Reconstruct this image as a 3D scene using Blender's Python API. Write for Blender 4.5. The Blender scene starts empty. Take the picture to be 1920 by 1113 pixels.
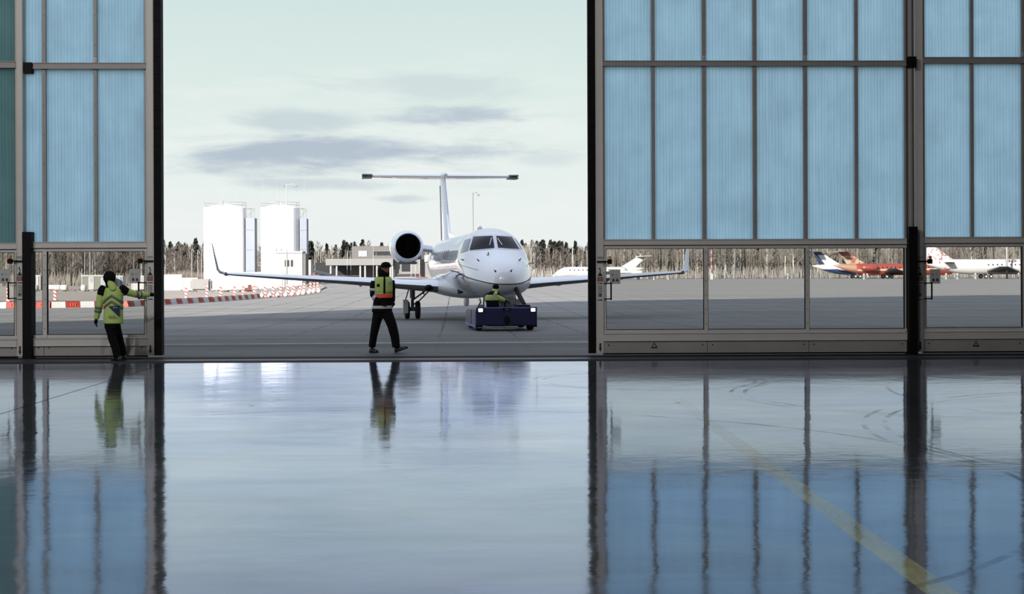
import bpy, bmesh, math, random
from mathutils import Vector, Matrix
from mathutils.bvhtree import BVHTree
S = bpy.context.scene
C = S.collection
PI = math.pi
# ------------------------------------------------------------------ camera
F_PX, CX, HY, CAMH = 2550.0, 960.0, 515.0, 1.6
YAW, ROLL = 0.022, 0.0035
FW = Vector((math.sin(YAW), math.cos(YAW), 0)); RT = Vector((math.cos(YAW), -math.sin(YAW), 0)); UP = Vector((0, 0, 1))
cd = bpy.data.cameras.new('camera'); cam = bpy.data.objects.new('camera', cd); C.objects.link(cam)
cd.sensor_width = 36; cd.lens = 36 * F_PX / 1920; cd.shift_y = -(556.5 - HY) / 1920
cd.clip_start = 0.1; cd.clip_end = 4000
xa = RT * math.cos(ROLL) - UP * math.sin(ROLL); ya = RT * math.sin(ROLL) + UP * math.cos(ROLL)
M = Matrix((xa, ya, -FW)).transposed().to_4x4(); M.translation = Vector((0, 0, CAMH))
cam.matrix_world = M
S.camera = cam
def ray(px, py):
    u = (px - CX) / F_PX; v = (HY - py) / F_PX
    return FW + RT * (u * math.cos(ROLL) + v * math.sin(ROLL)) + UP * (-u * math.sin(ROLL) + v * math.cos(ROLL))
def P(px, py, d): return Vector((0, 0, CAMH)) + ray(px, py) * d
def flat(px, d):
    p = Vector((0, 0, 0)) + (FW + RT * ((px - CX) / F_PX)) * d
    return p
# ------------------------------------------------------------------ light
SUN_AZ, SUN_EL = math.radians(35), math.radians(21)
S.view_settings.view_transform = 'Standard'; S.view_settings.look = 'None'
S.view_settings.exposure = 0.0; S.view_settings.gamma = 1.0
S.view_settings.use_curve_mapping = False
sl = bpy.data.lights.new('sun', 'SUN'); sl.energy = 16.0; sl.angle = math.radians(0.53); sl.color = (1.0, 0.93, 0.84)
so = bpy.data.objects.new('sun', sl); C.objects.link(so)
trav = Vector((math.sin(SUN_AZ) * math.cos(SUN_EL), math.cos(SUN_AZ) * math.cos(SUN_EL), -math.sin(SUN_EL)))
so.rotation_euler = trav.to_track_quat('-Z', 'Y').to_euler()
so.location = (-60, -80, 70)

def sg(r, g, b):
    f = lambda c: (c / 255 / 12.92) if c / 255 <= 0.04045 else ((c / 255 + 0.055) / 1.055) ** 2.4
    return (f(r), f(g), f(b), 1)
class NT:
    """small helper to write node trees"""
    def __init__(s, t): s.t = t; s.n = t.nodes; s.l = t.links
    def new(s, ty, **k):
        n = s.n.new(ty)
        for a, v in k.items(): setattr(n, a, v)
        return n
    def put(s, sock, v):
        if isinstance(v, bpy.types.NodeSocket): s.l.new(v, sock)
        else:
            if sock.type == 'RGBA' and len(v) == 3: v = (*v, 1)
            sock.default_value = v
    def math(s, op, a, b=0.0, c=None, clamp=False):
        n = s.new('ShaderNodeMath', operation=op, use_clamp=clamp)
        s.put(n.inputs[0], a); s.put(n.inputs[1], b)
        if c is not None: s.put(n.inputs[2], c)
        return n.outputs[0]
    def mix(s, f, a, b, mode='MIX'):
        n = s.new('ShaderNodeMix', data_type='RGBA', blend_type=mode)
        s.put(n.inputs[0], f); s.put(n.inputs[6], a); s.put(n.inputs[7], b)
        return n.outputs[2]
    def sep(s, v):
        n = s.new('ShaderNodeSeparateXYZ'); s.put(n.inputs[0], v); return n.outputs
    def comb(s, x, y, z):
        n = s.new('ShaderNodeCombineXYZ'); s.put(n.inputs[0], x); s.put(n.inputs[1], y); s.put(n.inputs[2], z); return n.outputs[0]
    def noise(s, vec, scale, detail=4, rough=0.5, dist=0.0):
        n = s.new('ShaderNodeTexNoise'); s.put(n.inputs['Vector'], vec); n.inputs['Scale'].default_value = scale
        n.inputs['Detail'].default_value = detail; n.inputs['Roughness'].default_value = rough
        n.inputs['Distortion'].default_value = dist
        return n.outputs[0]
    def rng(s, v, a, b, c=0.0, d=1.0, smooth=False):
        n = s.new('ShaderNodeMapRange'); n.interpolation_type = 'SMOOTHSTEP' if smooth else 'LINEAR'
        s.put(n.inputs[0], v)
        for i, q in enumerate((a, b, c, d)): s.put(n.inputs[i + 1], q)
        return n.outputs[0]
    def ramp(s, v, stops):
        n = s.new('ShaderNodeValToRGB'); s.put(n.inputs[0], v)
        e = n.color_ramp.elements
        while len(e) < len(stops): e.new(0.5)
        for i, (p, c) in enumerate(stops): e[i].position = p; e[i].color = c if len(c) == 4 else (*c, 1)
        return n.outputs[0]
# ------------------------------------------------------------------ sky
w = bpy.data.worlds.new('sky'); S.world = w; w.use_nodes = True
t = NT(w.node_tree); t.n.clear()
tc = t.new('ShaderNodeTexCoord')
x, y, z = t.sep(tc.outputs['Generated'])
hor = t.math('SQRT', t.math('ADD', t.math('MULTIPLY', x, x), t.math('MULTIPLY', y, y)))
el = t.math('DIVIDE', z, t.math('MAXIMUM', hor, 0.001))
az = t.math('ARCTAN2', x, y)                          # 0 straight ahead, positive to the right
skyc = t.ramp(t.math('MULTIPLY', el, 1.0), [(0.0, sg(238, 241, 240)), (0.06, sg(233, 241, 238)), (0.13, sg(222, 236, 231)),
    (0.2, sg(210, 228, 226)), (0.26, sg(208, 218, 236)), (0.45, sg(196, 206, 222)), (1.0, sg(178, 189, 210))])
cv = t.comb(t.math('MULTIPLY', az, 1.0), t.math('MULTIPLY', el, 4.5), 0.3)
nz = t.noise(cv, 9.0, 6, 0.6, 0.3)
def cloud(pa, pe, ra, re, lo=1.0):
    a = t.math('DIVIDE', t.math('SUBTRACT', az, pa), ra); e = t.math('DIVIDE', t.math('SUBTRACT', el, pe), re)
    r = t.math('SQRT', t.math('ADD', t.math('MULTIPLY', a, a), t.math('MULTIPLY', e, e)))
    r = t.math('ADD', r, t.math('MULTIPLY', t.math('SUBTRACT', nz, 0.5), 2.6))
    return t.math('MULTIPLY', t.rng(r, 1.15, 0.2, 0.0, 1.0, True), lo)
def ca(px): return (px - CX) / F_PX + YAW
def ce(py): return (HY - py) / F_PX
cl = None
for px, py, wpx, hpx, lo in ((640, 288, 370, 50, 0.95), (880, 222, 180, 26, 0.8), (560, 234, 150, 30, 0.5), (780, 160, 260, 34, 0.3), (460, 305, 90, 22, 0.5),
                             (600, 345, 190, 16, 0.5), (745, 372, 70, 9, 0.45), (1010, 300, 80, 18, 0.3)):
    c1 = cloud(ca(px), ce(py), wpx / F_PX, hpx / F_PX, lo)
    cl = c1 if cl is None else t.math('MAXIMUM', cl, c1)
# scattered far clouds elsewhere round the sky
far = t.math('MULTIPLY', t.rng(t.noise(t.comb(t.math('MULTIPLY', az, 1.5), t.math('MULTIPLY', el, 6), 4.0), 3.0, 6, 0.55), 0.5, 0.75, 0, 0.35, True), t.rng(t.math('ABSOLUTE', az), 0.4, 0.7))
cl = t.math('MAXIMUM', cl, far)
col = t.mix(cl, skyc, sg(178, 192, 206))
whiteh = t.math('MULTIPLY', t.rng(nz, 0.45, 0.75, 0, 0.5, True), t.rng(el, 0.20, 0.10, 0, 1, True))
col = t.mix(whiteh, col, sg(244, 246, 245), 'LIGHTEN')
bg = t.new('ShaderNodeBackground'); t.put(bg.inputs[0], col)
# the sky is brighter overhead and round the sun behind the hangar
sd_ = -trav; dt = t.math('ADD', t.math('ADD', t.math('MULTIPLY', x, sd_.x), t.math('MULTIPLY', y, sd_.y)), t.math('MULTIPLY', z, sd_.z))
t.put(bg.inputs[1], t.math('ADD', t.rng(z, 0.28, 0.8, 1.0, 1.75, True), t.math('MULTIPLY', t.math('POWER', t.math('MAXIMUM', dt, 0.0), 4.0), 2.0)))
wo = t.new('ShaderNodeOutputWorld'); t.l.new(bg.outputs[0], wo.inputs[0])

# ------------------------------------------------------------------ materials
def mk(name):
    m = bpy.data.materials.new(name); m.use_nodes = True
    q = NT(m.node_tree); q.n.clear()
    o = q.new('ShaderNodeOutputMaterial'); return m, q, o
def mat(name, c, rough=0.5, metal=0.0, var=0.12, scale=6.0, bump=0.0, coat=0.0, emit=0.0, stretch=(1, 1, 1)):
    m, q, o = mk(name)
    b = q.new('ShaderNodeBsdfPrincipled')
    tc = q.new('ShaderNodeTexCoord'); mp = q.new('ShaderNodeMapping'); q.l.new(tc.outputs['Object'], mp.inputs[0]); mp.inputs['Scale'].default_value = stretch
    n = q.noise(mp.outputs[0], scale, 5, 0.6)
    c = (*c[:3], 1)
    q.put(b.inputs['Base Color'], q.mix(q.rng(n, 0.25, 0.75), tuple(v * (1 - var) for v in c[:3]), tuple(min(1, v * (1 + var)) for v in c[:3])))
    b.inputs['Metallic'].default_value = metal
    q.put(b.inputs['Roughness'], q.rng(n, 0.2, 0.8, max(0.02, rough * 0.85), min(1, rough * 1.15)))
    if coat: b.inputs['Coat Weight'].default_value = coat; b.inputs['Coat Roughness'].default_value = 0.06
    if emit: q.put(b.inputs['Emission Color'], c); b.inputs['Emission Strength'].default_value = emit
    if bump:
        bp = q.new('ShaderNodeBump'); bp.inputs['Strength'].default_value = bump; bp.inputs['Distance'].default_value = 0.02
        q.l.new(n, bp.inputs['Height']); q.l.new(bp.outputs[0], b.inputs['Normal'])
    q.l.new(b.outputs[0], o.inputs[0])
    return m
MT = {}
MT['alu'] = mat('anodised aluminium frame', sg(190, 187, 182), 0.55, 0.0, 0.05, 2)
MT['alu_dark'] = mat('dark aluminium rail', sg(140, 137, 134), 0.5, 0.0, 0.06, 2)
MT['kick'] = mat('painted steel kick panel', sg(150, 148, 147), 0.5, 0.0, 0.08, 1.5)
MT['rubber'] = mat('black rubber', (0.003, 0.003, 0.0035), 0.7, 0, 0.3)
MT['black'] = mat('black paint', (0.004, 0.004, 0.0045), 0.6, 0, 0.3)
for k_ in ('rubber', 'black'): MT[k_].node_tree.nodes['Principled BSDF'].inputs['Specular IOR Level'].default_value = 0.15
MT['white_paint'] = mat('white gloss aircraft paint', (0.86, 0.87, 0.90), 0.2, 0.0, 0.01, 0.7, coat=0.8)
MT['white_paint'].node_tree.nodes['Principled BSDF'].inputs['Coat Roughness'].default_value = 0.03
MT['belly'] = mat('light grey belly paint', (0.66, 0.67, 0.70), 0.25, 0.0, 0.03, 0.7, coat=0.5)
MT['metal'] = mat('polished metal', (0.75, 0.76, 0.8), 0.22, 1.0, 0.05)
MT['gear'] = mat('grey gear paint', (0.16, 0.165, 0.17), 0.45, 0.2, 0.2)
MT['tyre'] = mat('tyre rubber', (0.012, 0.012, 0.012), 0.75, 0, 0.2)
MT['cockpit'] = mat('dark cockpit glass', (0.008, 0.006, 0.007), 0.08, 0.0, 0.1); MT['cockpit'].node_tree.nodes['Principled BSDF'].inputs['Specular IOR Level'].default_value = 0.12
MT['side_glass'] = mat('grey blue side cockpit glass', (0.20, 0.23, 0.28), 0.08, 0.0, 0.1)
MT['fan'] = mat('dark fan blades', (0.006, 0.006, 0.007), 0.6, 0.0, 0.2)
MT['tug_blue'] = mat('deep blue tug paint', (0.006, 0.007, 0.050), 0.4, 0.0, 0.15, coat=0.3)
MT['tug_light'] = mat('lighter blue edge paint', (0.07, 0.10, 0.30), 0.4, 0.0, 0.1)
MT['lamp'] = mat('lit headlamp', (1.0, 0.93, 0.80), 0.3, emit=2.0, var=0.01)
MT['hivis'] = mat('hi-vis yellow green cloth', sg(166, 188, 104), 0.8, 0, 0.10, 14, bump=0.3)
MT['orange'] = mat('orange hi-vis cloth', sg(225, 90, 50), 0.8, 0, 0.1, 14, bump=0.3)
MT['cloth_black'] = mat('black work cloth', (0.005, 0.005, 0.006), 1.0, 0, 0.25, 14, bump=0.3)
MT['cloth_black'].node_tree.nodes['Principled BSDF'].inputs['Specular IOR Level'].default_value = 0.12
MT['navy'] = mat('navy cloth', sg(30, 45, 80), 0.8, 0, 0.1)
MT['reflective'] = mat('grey reflective tape', sg(175, 178, 180), 0.45, 0, 0.05)
MT['reflective_dark'] = mat('dark grey reflective tape', sg(95, 102, 88), 0.45, 0, 0.05)  # darker grey tape for the door operator's jacket
MT['skin'] = mat('skin', sg(112, 72, 58), 0.6, 0, 0.08, 10)
MT['shoe'] = mat('black shoe leather', (0.012, 0.011, 0.011), 0.45)
MT['sticker_red'] = mat('red sticker', sg(120, 42, 38), 0.4)
MT['sticker_white'] = mat('white sticker', sg(205, 203, 198), 0.45, var=0.03)
MT['sticker_dark'] = mat('dark print', (0.02, 0.02, 0.02), 0.5)
MT['beacon'] = mat('amber beacon lens', sg(200, 130, 90), 0.3)
MT['board'] = mat('notice board grey', sg(168, 168, 166), 0.45, 0, 0.04)
MT['tank'] = mat('white tank paint', (0.86, 0.86, 0.86), 0.5, 0, 0.03, 0.4)
MT['tank_grey'] = mat('blue grey tank casing', (0.13, 0.15, 0.19), 0.5, 0, 0.06, 0.4)
MT['steel'] = mat('galvanised steel', (0.12, 0.125, 0.13), 0.5, 0.0, 0.1)
MT['pole_white'] = mat('pale steel pole', (0.22, 0.22, 0.22), 0.5, 0.0, 0.05)
MT['conc'] = mat('concrete', (0.12, 0.117, 0.113), 0.8, 0, 0.12, 1.0)
MT['clad'] = mat('grey facade cladding', (0.066, 0.064, 0.063), 0.7, 0, 0.1, 1.0, stretch=(1, 1, 6))
MT['canopy'] = mat('light grey ribbed canopy', (0.115, 0.115, 0.115), 0.6, 0, 0.1, 4.0, stretch=(6, 1, 0.2))
MT['darkwin'] = mat('dark window band', (0.010, 0.011, 0.013), 0.3)
MT['white_wall'] = mat('white wall paint', (0.26, 0.255, 0.25), 0.7, 0, 0.05, 1.0)
MT['cabin_green'] = mat('sage green cabin cladding', (0.095, 0.10, 0.082), 0.7, 0, 0.08, 1.0)
MT['blue_stripe'] = mat('blue stripe paint', (0.07, 0.13, 0.2), 0.6)
MT['barrier_red'] = mat('red plastic barrier', (0.22, 0.022, 0.013), 0.45, 0, 0.08)
MT['barrier_white'] = mat('white plastic barrier', (0.40, 0.40, 0.40), 0.45, 0, 0.05)
MT['bag'] = mat('white ballast bag', (0.33, 0.325, 0.31), 0.8, 0, 0.06)
MT['mortar_pale'] = mat('pale mortar', (0.19, 0.185, 0.18), 0.8)  # colour of the mortar lines between brick courses
MT['jet_red'] = mat('red airliner paint', (0.17, 0.030, 0.022), 0.35, 0, 0.06, 0.4)
MT['jet_cream'] = mat('cream livery paint', (0.24, 0.19, 0.15), 0.4, 0, 0.15, 0.6)
MT['jet_white'] = mat('airliner white paint', (0.34, 0.34, 0.34), 0.35, 0, 0.03, 0.4)
MT['jet_blue'] = mat('airliner blue paint', (0.016, 0.028, 0.08), 0.35, 0, 0.06, 0.4)
MT['jet_grey'] = mat('airliner grey paint', (0.05, 0.052, 0.055), 0.35, 0, 0.06, 0.4)
MT['bark_white'] = mat('pale birch bark', (0.30, 0.285, 0.26), 0.9, 0, 0.3, 2)
MT['bark_brown'] = mat('brown bark', (0.055, 0.042, 0.034), 0.9, 0, 0.3, 2)
MT['twig'] = mat('bare brown twigs', (0.085, 0.070, 0.060), 0.95, 0, 0.35, 0.5)
MT['twig_pale'] = mat('pale grey twigs', (0.13, 0.118, 0.104), 0.95, 0, 0.35, 0.5)
MT['needle'] = mat('dark pine needles', (0.016, 0.021, 0.014), 0.95, 0, 0.3, 0.7)
MT['hangar'] = mat('hangar wall sheet', (0.22, 0.22, 0.22), 0.7, 0, 0.08, 0.5)
MT['hangar_out'] = mat('hangar outer sheet', (0.45, 0.46, 0.48), 0.6, 0, 0.05, 0.3)
MT['yellow'] = mat('yellow paint', sg(222, 205, 100), 0.5)
MT['rubble'] = mat('rubble', (0.12, 0.11, 0.10), 0.9, 0, 0.3, 3)
MT['car_red'] = mat('rusty red machine paint', (0.10, 0.026, 0.018), 0.6)
MT['car_silver'] = mat('silver car paint', (0.14, 0.135, 0.13), 0.4)

def poly_mat(name, tint, k=1.0):
    m, q, o = mk(name)
    tc = q.new('ShaderNodeTexCoord'); x, y, z = q.sep(tc.outputs['Object'])
    rib = q.math('POWER', q.math('ABSOLUTE', q.math('SINE', q.math('MULTIPLY', x, PI / 0.062))), 0.35)
    dirt = q.noise(tc.outputs['Object'], 1.3, 5, 0.6); st = q.noise(q.comb(q.math('MULTIPLY', x, 14), 0, q.math('MULTIPLY', z, 0.8)), 1.0, 3, 0.6)
    f = q.math('MULTIPLY', q.rng(rib, 0.3, 1.0, 0.88, 1.07), q.math('MULTIPLY', q.rng(dirt, 0.3, 0.7, 0.93, 1.04), q.rng(st, 0.3, 0.7, 0.95, 1.03)))
    c = q.mix(1.0, (*tint, 1), q.comb(f, f, f), 'MULTIPLY')
    tr = q.new('ShaderNodeBsdfTranslucent'); q.put(tr.inputs[0], c)
    df = q.new('ShaderNodeBsdfDiffuse'); q.put(df.inputs[0], q.mix(0.6, c, (0.02, 0.03, 0.03, 1)))
    mx = q.new('ShaderNodeMixShader'); mx.inputs[0].default_value = 0.02
    q.l.new(tr.outputs[0], mx.inputs[1]); q.l.new(df.outputs[0], mx.inputs[2]); q.l.new(mx.outputs[0], o.inputs[0])
    return m
MT['poly'] = poly_mat('ribbed blue polycarbonate', (0.77, 0.94, 1.0))
MT['poly_teal'] = poly_mat('overlap shaded teal polycarbonate', (0.38, 0.52, 0.50))  # tint darkened to paint in the shade of overlapping leaves
def glass_mat(name, tint):
    m, q, o = mk(name)
    tr = q.new('ShaderNodeBsdfTransparent'); tr.inputs[0].default_value = (*tint, 1)
    gl = q.new('ShaderNodeBsdfGlossy'); gl.inputs['Roughness'].default_value = 0.02; gl.inputs[0].default_value = (0.7, 0.7, 0.7, 1)
    fr = q.new('ShaderNodeFresnel'); fr.inputs[0].default_value = 1.45
    tc = q.new('ShaderNodeTexCoord')
    n = q.noise(tc.outputs['Object'], 2.0, 3)
    mx = q.new('ShaderNodeMixShader'); q.put(mx.inputs[0], q.math('MULTIPLY', fr.outputs[0], q.rng(n, 0, 1, 0.5, 0.9)))
    q.l.new(tr.outputs[0], mx.inputs[1]); q.l.new(gl.outputs[0], mx.inputs[2]); q.l.new(mx.outputs[0], o.inputs[0])
    return m
MT['glass'] = glass_mat('clear door glazing', (0.84, 0.85, 0.84))

def floor_mat():
    m, q, o = mk('polished resin floor')
    tc = q.new('ShaderNodeTexCoord'); x, y, z = q.sep(tc.outputs['Object'])
    big = q.noise(tc.outputs['Object'], 0.35, 5, 0.6, 0.6)
    streak = q.noise(q.comb(q.math('MULTIPLY', x, 0.35), q.math('MULTIPLY', y, 1.0), 0), 1.2, 6, 0.65, 0.8)
    # joints, the yellow guide line
    base = q.mix(q.rng(big, 0.3, 0.7), (0.075, 0.095, 0.085, 1), (0.120, 0.128, 0.122, 1))
    base = q.mix(q.rng(streak, 0.35, 0.75, 0, 0.5), base, (0.09, 0.10, 0.13, 1))
    xl = q.math('ADD', x, q.math('MULTIPLY', y, -0.022 + 0.003))
    wear = q.noise(q.comb(q.math('MULTIPLY', x, 3), q.math('MULTIPLY', y, 0.7), 1), 2.0, 5, 0.7)
    line = q.math('MULTIPLY', q.math('LESS_THAN', q.math('ABSOLUTE', q.math('SUBTRACT', xl, 2.17)), 0.085), q.rng(wear, 0.3, 0.6, 0.35, 0.9))
    line = q.math('MULTIPLY', line, q.rng(y, 18, 10, 0.05, 0.85))
    base = q.mix(line, base, (0.55, 0.56, 0.22, 1))
    jl = q.math('LESS_THAN', q.math('ABSOLUTE', q.math('ADD', q.math('SUBTRACT', x, q.math('MULTIPLY', y, -0.02)), 5.3)), 0.018)
    base = q.mix(q.math('MULTIPLY', jl, 0.85), base, (0.01, 0.01, 0.01, 1))
    # tyre arcs: rings round far centres, broken up by noise
    arcs = None
    for cx_, cy_, r_ in ((6.5, 17.8, 3.0), (6.5, 17.8, 3.18), (9.5, 13.0, 5.4), (9.5, 13.0, 5.62), (2.5, 20.5, 1.6), (2.5, 20.5, 1.75), (11.5, 17.5, 6.0), (-1.0, 11.0, 5.2), (13, 8, 9)):
        dx = q.math('SUBTRACT', x, cx_); dy = q.math('SUBTRACT', y, cy_)
        rr = q.math('SQRT', q.math('ADD', q.math('MULTIPLY', dx, dx), q.math('MULTIPLY', dy, dy)))
        a_ = q.math('LESS_THAN', q.math('ABSOLUTE', q.math('SUBTRACT', rr, r_)), 0.028)
        arcs = a_ if arcs is None else q.math('MAXIMUM', arcs, a_)
    arcm = q.math('MULTIPLY', arcs, q.rng(q.noise(tc.outputs['Object'], 0.6, 4, 0.7), 0.45, 0.62, 0, 0.75))
    # chips
    vor = q.new('ShaderNodeTexVoronoi'); vor.inputs['Scale'].default_value = 0.55; q.l.new(tc.outputs['Object'], vor.inputs['Vector'])
    chip = q.math('LESS_THAN', vor.outputs['Distance'], 0.022)
    mark = q.math('MAXIMUM', q.math('MAXIMUM', arcm, jl), q.math('MULTIPLY', chip, 0.9))
    base = q.mix(mark, base, (0.02, 0.02, 0.022, 1))
    # surface waves
    wv = q.noise(q.comb(q.math('MULTIPLY', x, 1.0), q.math('MULTIPLY', y, 0.8), 0), 1.5, 3, 0.5, 0.3)
    wf = q.noise(q.comb(q.math('MULTIPLY', x, 1.2), q.math('MULTIPLY', y, 3.5), 2), 3.0, 4, 0.6, 0.6)
    b1 = q.new('ShaderNodeBump'); b1.inputs['Strength'].default_value = 1.0; b1.inputs['Distance'].default_value = 0.0035; q.l.new(wv, b1.inputs['Height'])
    b2 = q.new('ShaderNodeBump'); b2.inputs['Strength'].default_value = 1.0; b2.inputs['Distance'].default_value = 0.0007; q.l.new(wf, b2.inputs['Height']); q.l.new(b1.outputs[0], b2.inputs['Normal'])
    df = q.new('ShaderNodeBsdfDiffuse'); q.put(df.inputs[0], base); q.l.new(b2.outputs[0], df.inputs['Normal'])
    gl = q.new('ShaderNodeBsdfGlossy'); q.put(gl.inputs['Roughness'], q.rng(streak, 0.3, 0.8, 0.035, 0.11)); q.l.new(b2.outputs[0], gl.inputs['Normal'])
    q.put(gl.inputs[0], q.mix(q.rng(big, 0.3, 0.7), (0.68, 0.75, 0.96, 1), (0.82, 0.86, 0.99, 1)))
    lw = q.new('ShaderNodeLayerWeight'); lw.inputs[0].default_value = 0.5
    fac = q.rng(lw.outputs['Facing'], 0.72, 0.90, 0.34, 0.84)
    fac = q.math('MULTIPLY', fac, q.rng(mark, 0, 1, 1.0, 0.38)); fac = q.math('MULTIPLY', fac, q.rng(line, 0, 1, 1.0, 0.58))
    fac = q.math('MULTIPLY', fac, q.rng(streak, 0.3, 0.7, 0.88, 1.08))
    mx = q.new('ShaderNodeMixShader'); q.put(mx.inputs[0], fac)
    q.l.new(df.outputs[0], mx.inputs[1]); q.l.new(gl.outputs[0], mx.inputs[2]); q.l.new(mx.outputs[0], o.inputs[0])
    return m
MT['floor'] = floor_mat()

def apron_mat():
    m, q, o = mk('concrete apron')
    b = q.new('ShaderNodeBsdfPrincipled')
    tc = q.new('ShaderNodeTexCoord'); ob = tc.outputs['Object']; x, y, z = q.sep(ob)
    n1 = q.noise(ob, 0.25, 5, 0.6, 0.5)
    n2 = q.noise(q.comb(q.math('MULTIPLY', x, 0.12), y, 0), 0.5, 6, 0.65, 0.5)
    fine = q.noise(ob, 9.0, 4, 0.7)
    base = q.mix(q.rng(n1, 0.3, 0.7), (0.118, 0.111, 0.103, 1), (0.160, 0.151, 0.140, 1))
    base = q.mix(q.rng(n2, 0.35, 0.7, 0, 0.75), base, (0.165, 0.160, 0.152, 1))
    base = q.mix(q.rng(y, 36, 32, 0, 0.55), base, (0.060, 0.056, 0.066, 1))  # hangar shade by the doors mixed into the concrete colour
    base = q.mix(q.rng(y, 62, 100, 0, 0.55), base, (0.195, 0.188, 0.176, 1))  # sunlit stretch beyond the hangar shadow lightened in the colour
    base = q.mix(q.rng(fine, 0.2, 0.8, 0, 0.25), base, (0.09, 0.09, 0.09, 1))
    base = q.mix(q.rng(y, 45, 34, 0, 1.0), base, q.mix(0.80, base, (0.0, 0.0, 0.0, 1)))  # painted hangar shade deepens towards the threshold
    st3 = q.noise(q.comb(q.math('MULTIPLY', x, 0.05), q.math('MULTIPLY', y, 0.8), 5), 0.9, 5, 0.7)
    base = q.mix(q.rng(st3, 0.42, 0.62, 0.0, 0.30), base, (0.045, 0.043, 0.043, 1))
    # slab joints every two metres along the lanes, broken up
    xr = q.math('ADD', x, q.math('MULTIPLY', y, 0.02))
    wob = q.math('MULTIPLY', q.math('SUBTRACT', q.noise(ob, 0.8, 3), 0.5), 0.14)
    fr = q.math('FRACT', q.math('DIVIDE', q.math('ADD', xr, q.math('ADD', wob, 199.4)), 2.0))
    j = q.math('LESS_THAN', q.math('ABSOLUTE', q.math('SUBTRACT', fr, 0.5)), 0.017)
    j = q.math('MULTIPLY', j, q.rng(q.noise(ob, 0.35, 4, 0.7), 0.40, 0.50, 0.15, 1.0))
    fy = q.math('FRACT', q.math('DIVIDE', y, 6.0)); jy = q.math('MULTIPLY', q.math('LESS_THAN', fy, 0.02), 0.4)
    base = q.mix(q.math('MAXIMUM', j, jy), base, (0.012, 0.012, 0.013, 1))
    # white paint lines parallel to the doors
    wl = None
    wearn = q.noise(q.comb(q.math('MULTIPLY', x, 0.6), y, 3), 2.2, 5, 0.75)
    for yy, hw, s_ in ((32.3, 0.07, 1.0), (34.9, 0.05, 0.75), (33.7, 0.035, 0.35), (66.5, 0.25, 0.3), (58.2, 0.12, 0.25), (77, 0.3, 0.3), (92.0, 0.2, 0.3), (47.0, 0.06, 0.2)):
        a_ = q.math('MULTIPLY', q.math('LESS_THAN', q.math('ABSOLUTE', q.math('SUBTRACT', q.math('SUBTRACT', y, q.math('MULTIPLY', x, 0.03)), yy)), hw), s_)
        wl = a_ if wl is None else q.math('MAXIMUM', wl, a_)
    wl = q.math('MULTIPLY', wl, q.rng(wearn, 0.34, 0.50, 0.15, 1.0))
    base = q.mix(wl, base, (0.55, 0.55, 0.56, 1))
    q.put(b.inputs['Base Color'], base)
    q.put(b.inputs['Roughness'], q.rng(n2, 0.3, 0.7, 0.55, 0.8))
    bp = q.new('ShaderNodeBump'); bp.inputs['Strength'].default_value = 0.3; bp.inputs['Distance'].default_value = 0.01; q.l.new(fine, bp.inputs['Height']); q.l.new(bp.outputs[0], b.inputs['Normal'])
    q.l.new(b.outputs[0], o.inputs[0])
    return m
MT['apron'] = apron_mat()
MT['soil'] = mat('brown soil and gravel', (0.19, 0.165, 0.142), 0.95, 0, 0.35, 0.5, bump=0.5, stretch=(0.4, 1, 1))
MT['grass'] = mat('dry winter grass', (0.12, 0.10, 0.08), 0.95, 0, 0.35, 0.2)
MT['track'] = mat('dark steel door track', (0.022, 0.022, 0.026), 0.5, 0.0, 0.3)
MT['brush'] = mat('brown brush', (0.078, 0.068, 0.059), 0.95, 0, 0.35, 0.5)

def livery(name, fn):
    m, q, o = mk(name); b = q.new('ShaderNodeBsdfPrincipled'); b.inputs['Roughness'].default_value = 0.35
    tc = q.new('ShaderNodeTexCoord'); q.put(b.inputs['Base Color'], fn(q, tc.outputs['Object'])); q.l.new(b.outputs[0], o.inputs[0]); return m

def fus_paint():
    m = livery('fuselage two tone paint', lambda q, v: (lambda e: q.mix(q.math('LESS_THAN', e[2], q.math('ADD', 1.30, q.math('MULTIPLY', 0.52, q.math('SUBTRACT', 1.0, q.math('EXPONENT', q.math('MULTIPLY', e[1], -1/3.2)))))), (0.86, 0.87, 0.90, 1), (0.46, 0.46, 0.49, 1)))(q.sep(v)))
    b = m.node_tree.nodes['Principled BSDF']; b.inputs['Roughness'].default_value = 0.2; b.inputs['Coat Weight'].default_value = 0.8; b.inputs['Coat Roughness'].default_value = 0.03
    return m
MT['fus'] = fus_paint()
MT['under'] = mat('wing underside shade grey', (0.17, 0.17, 0.18), 0.35, 0, 0.04)  # dark grey that paints in the shade below the wing
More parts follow.
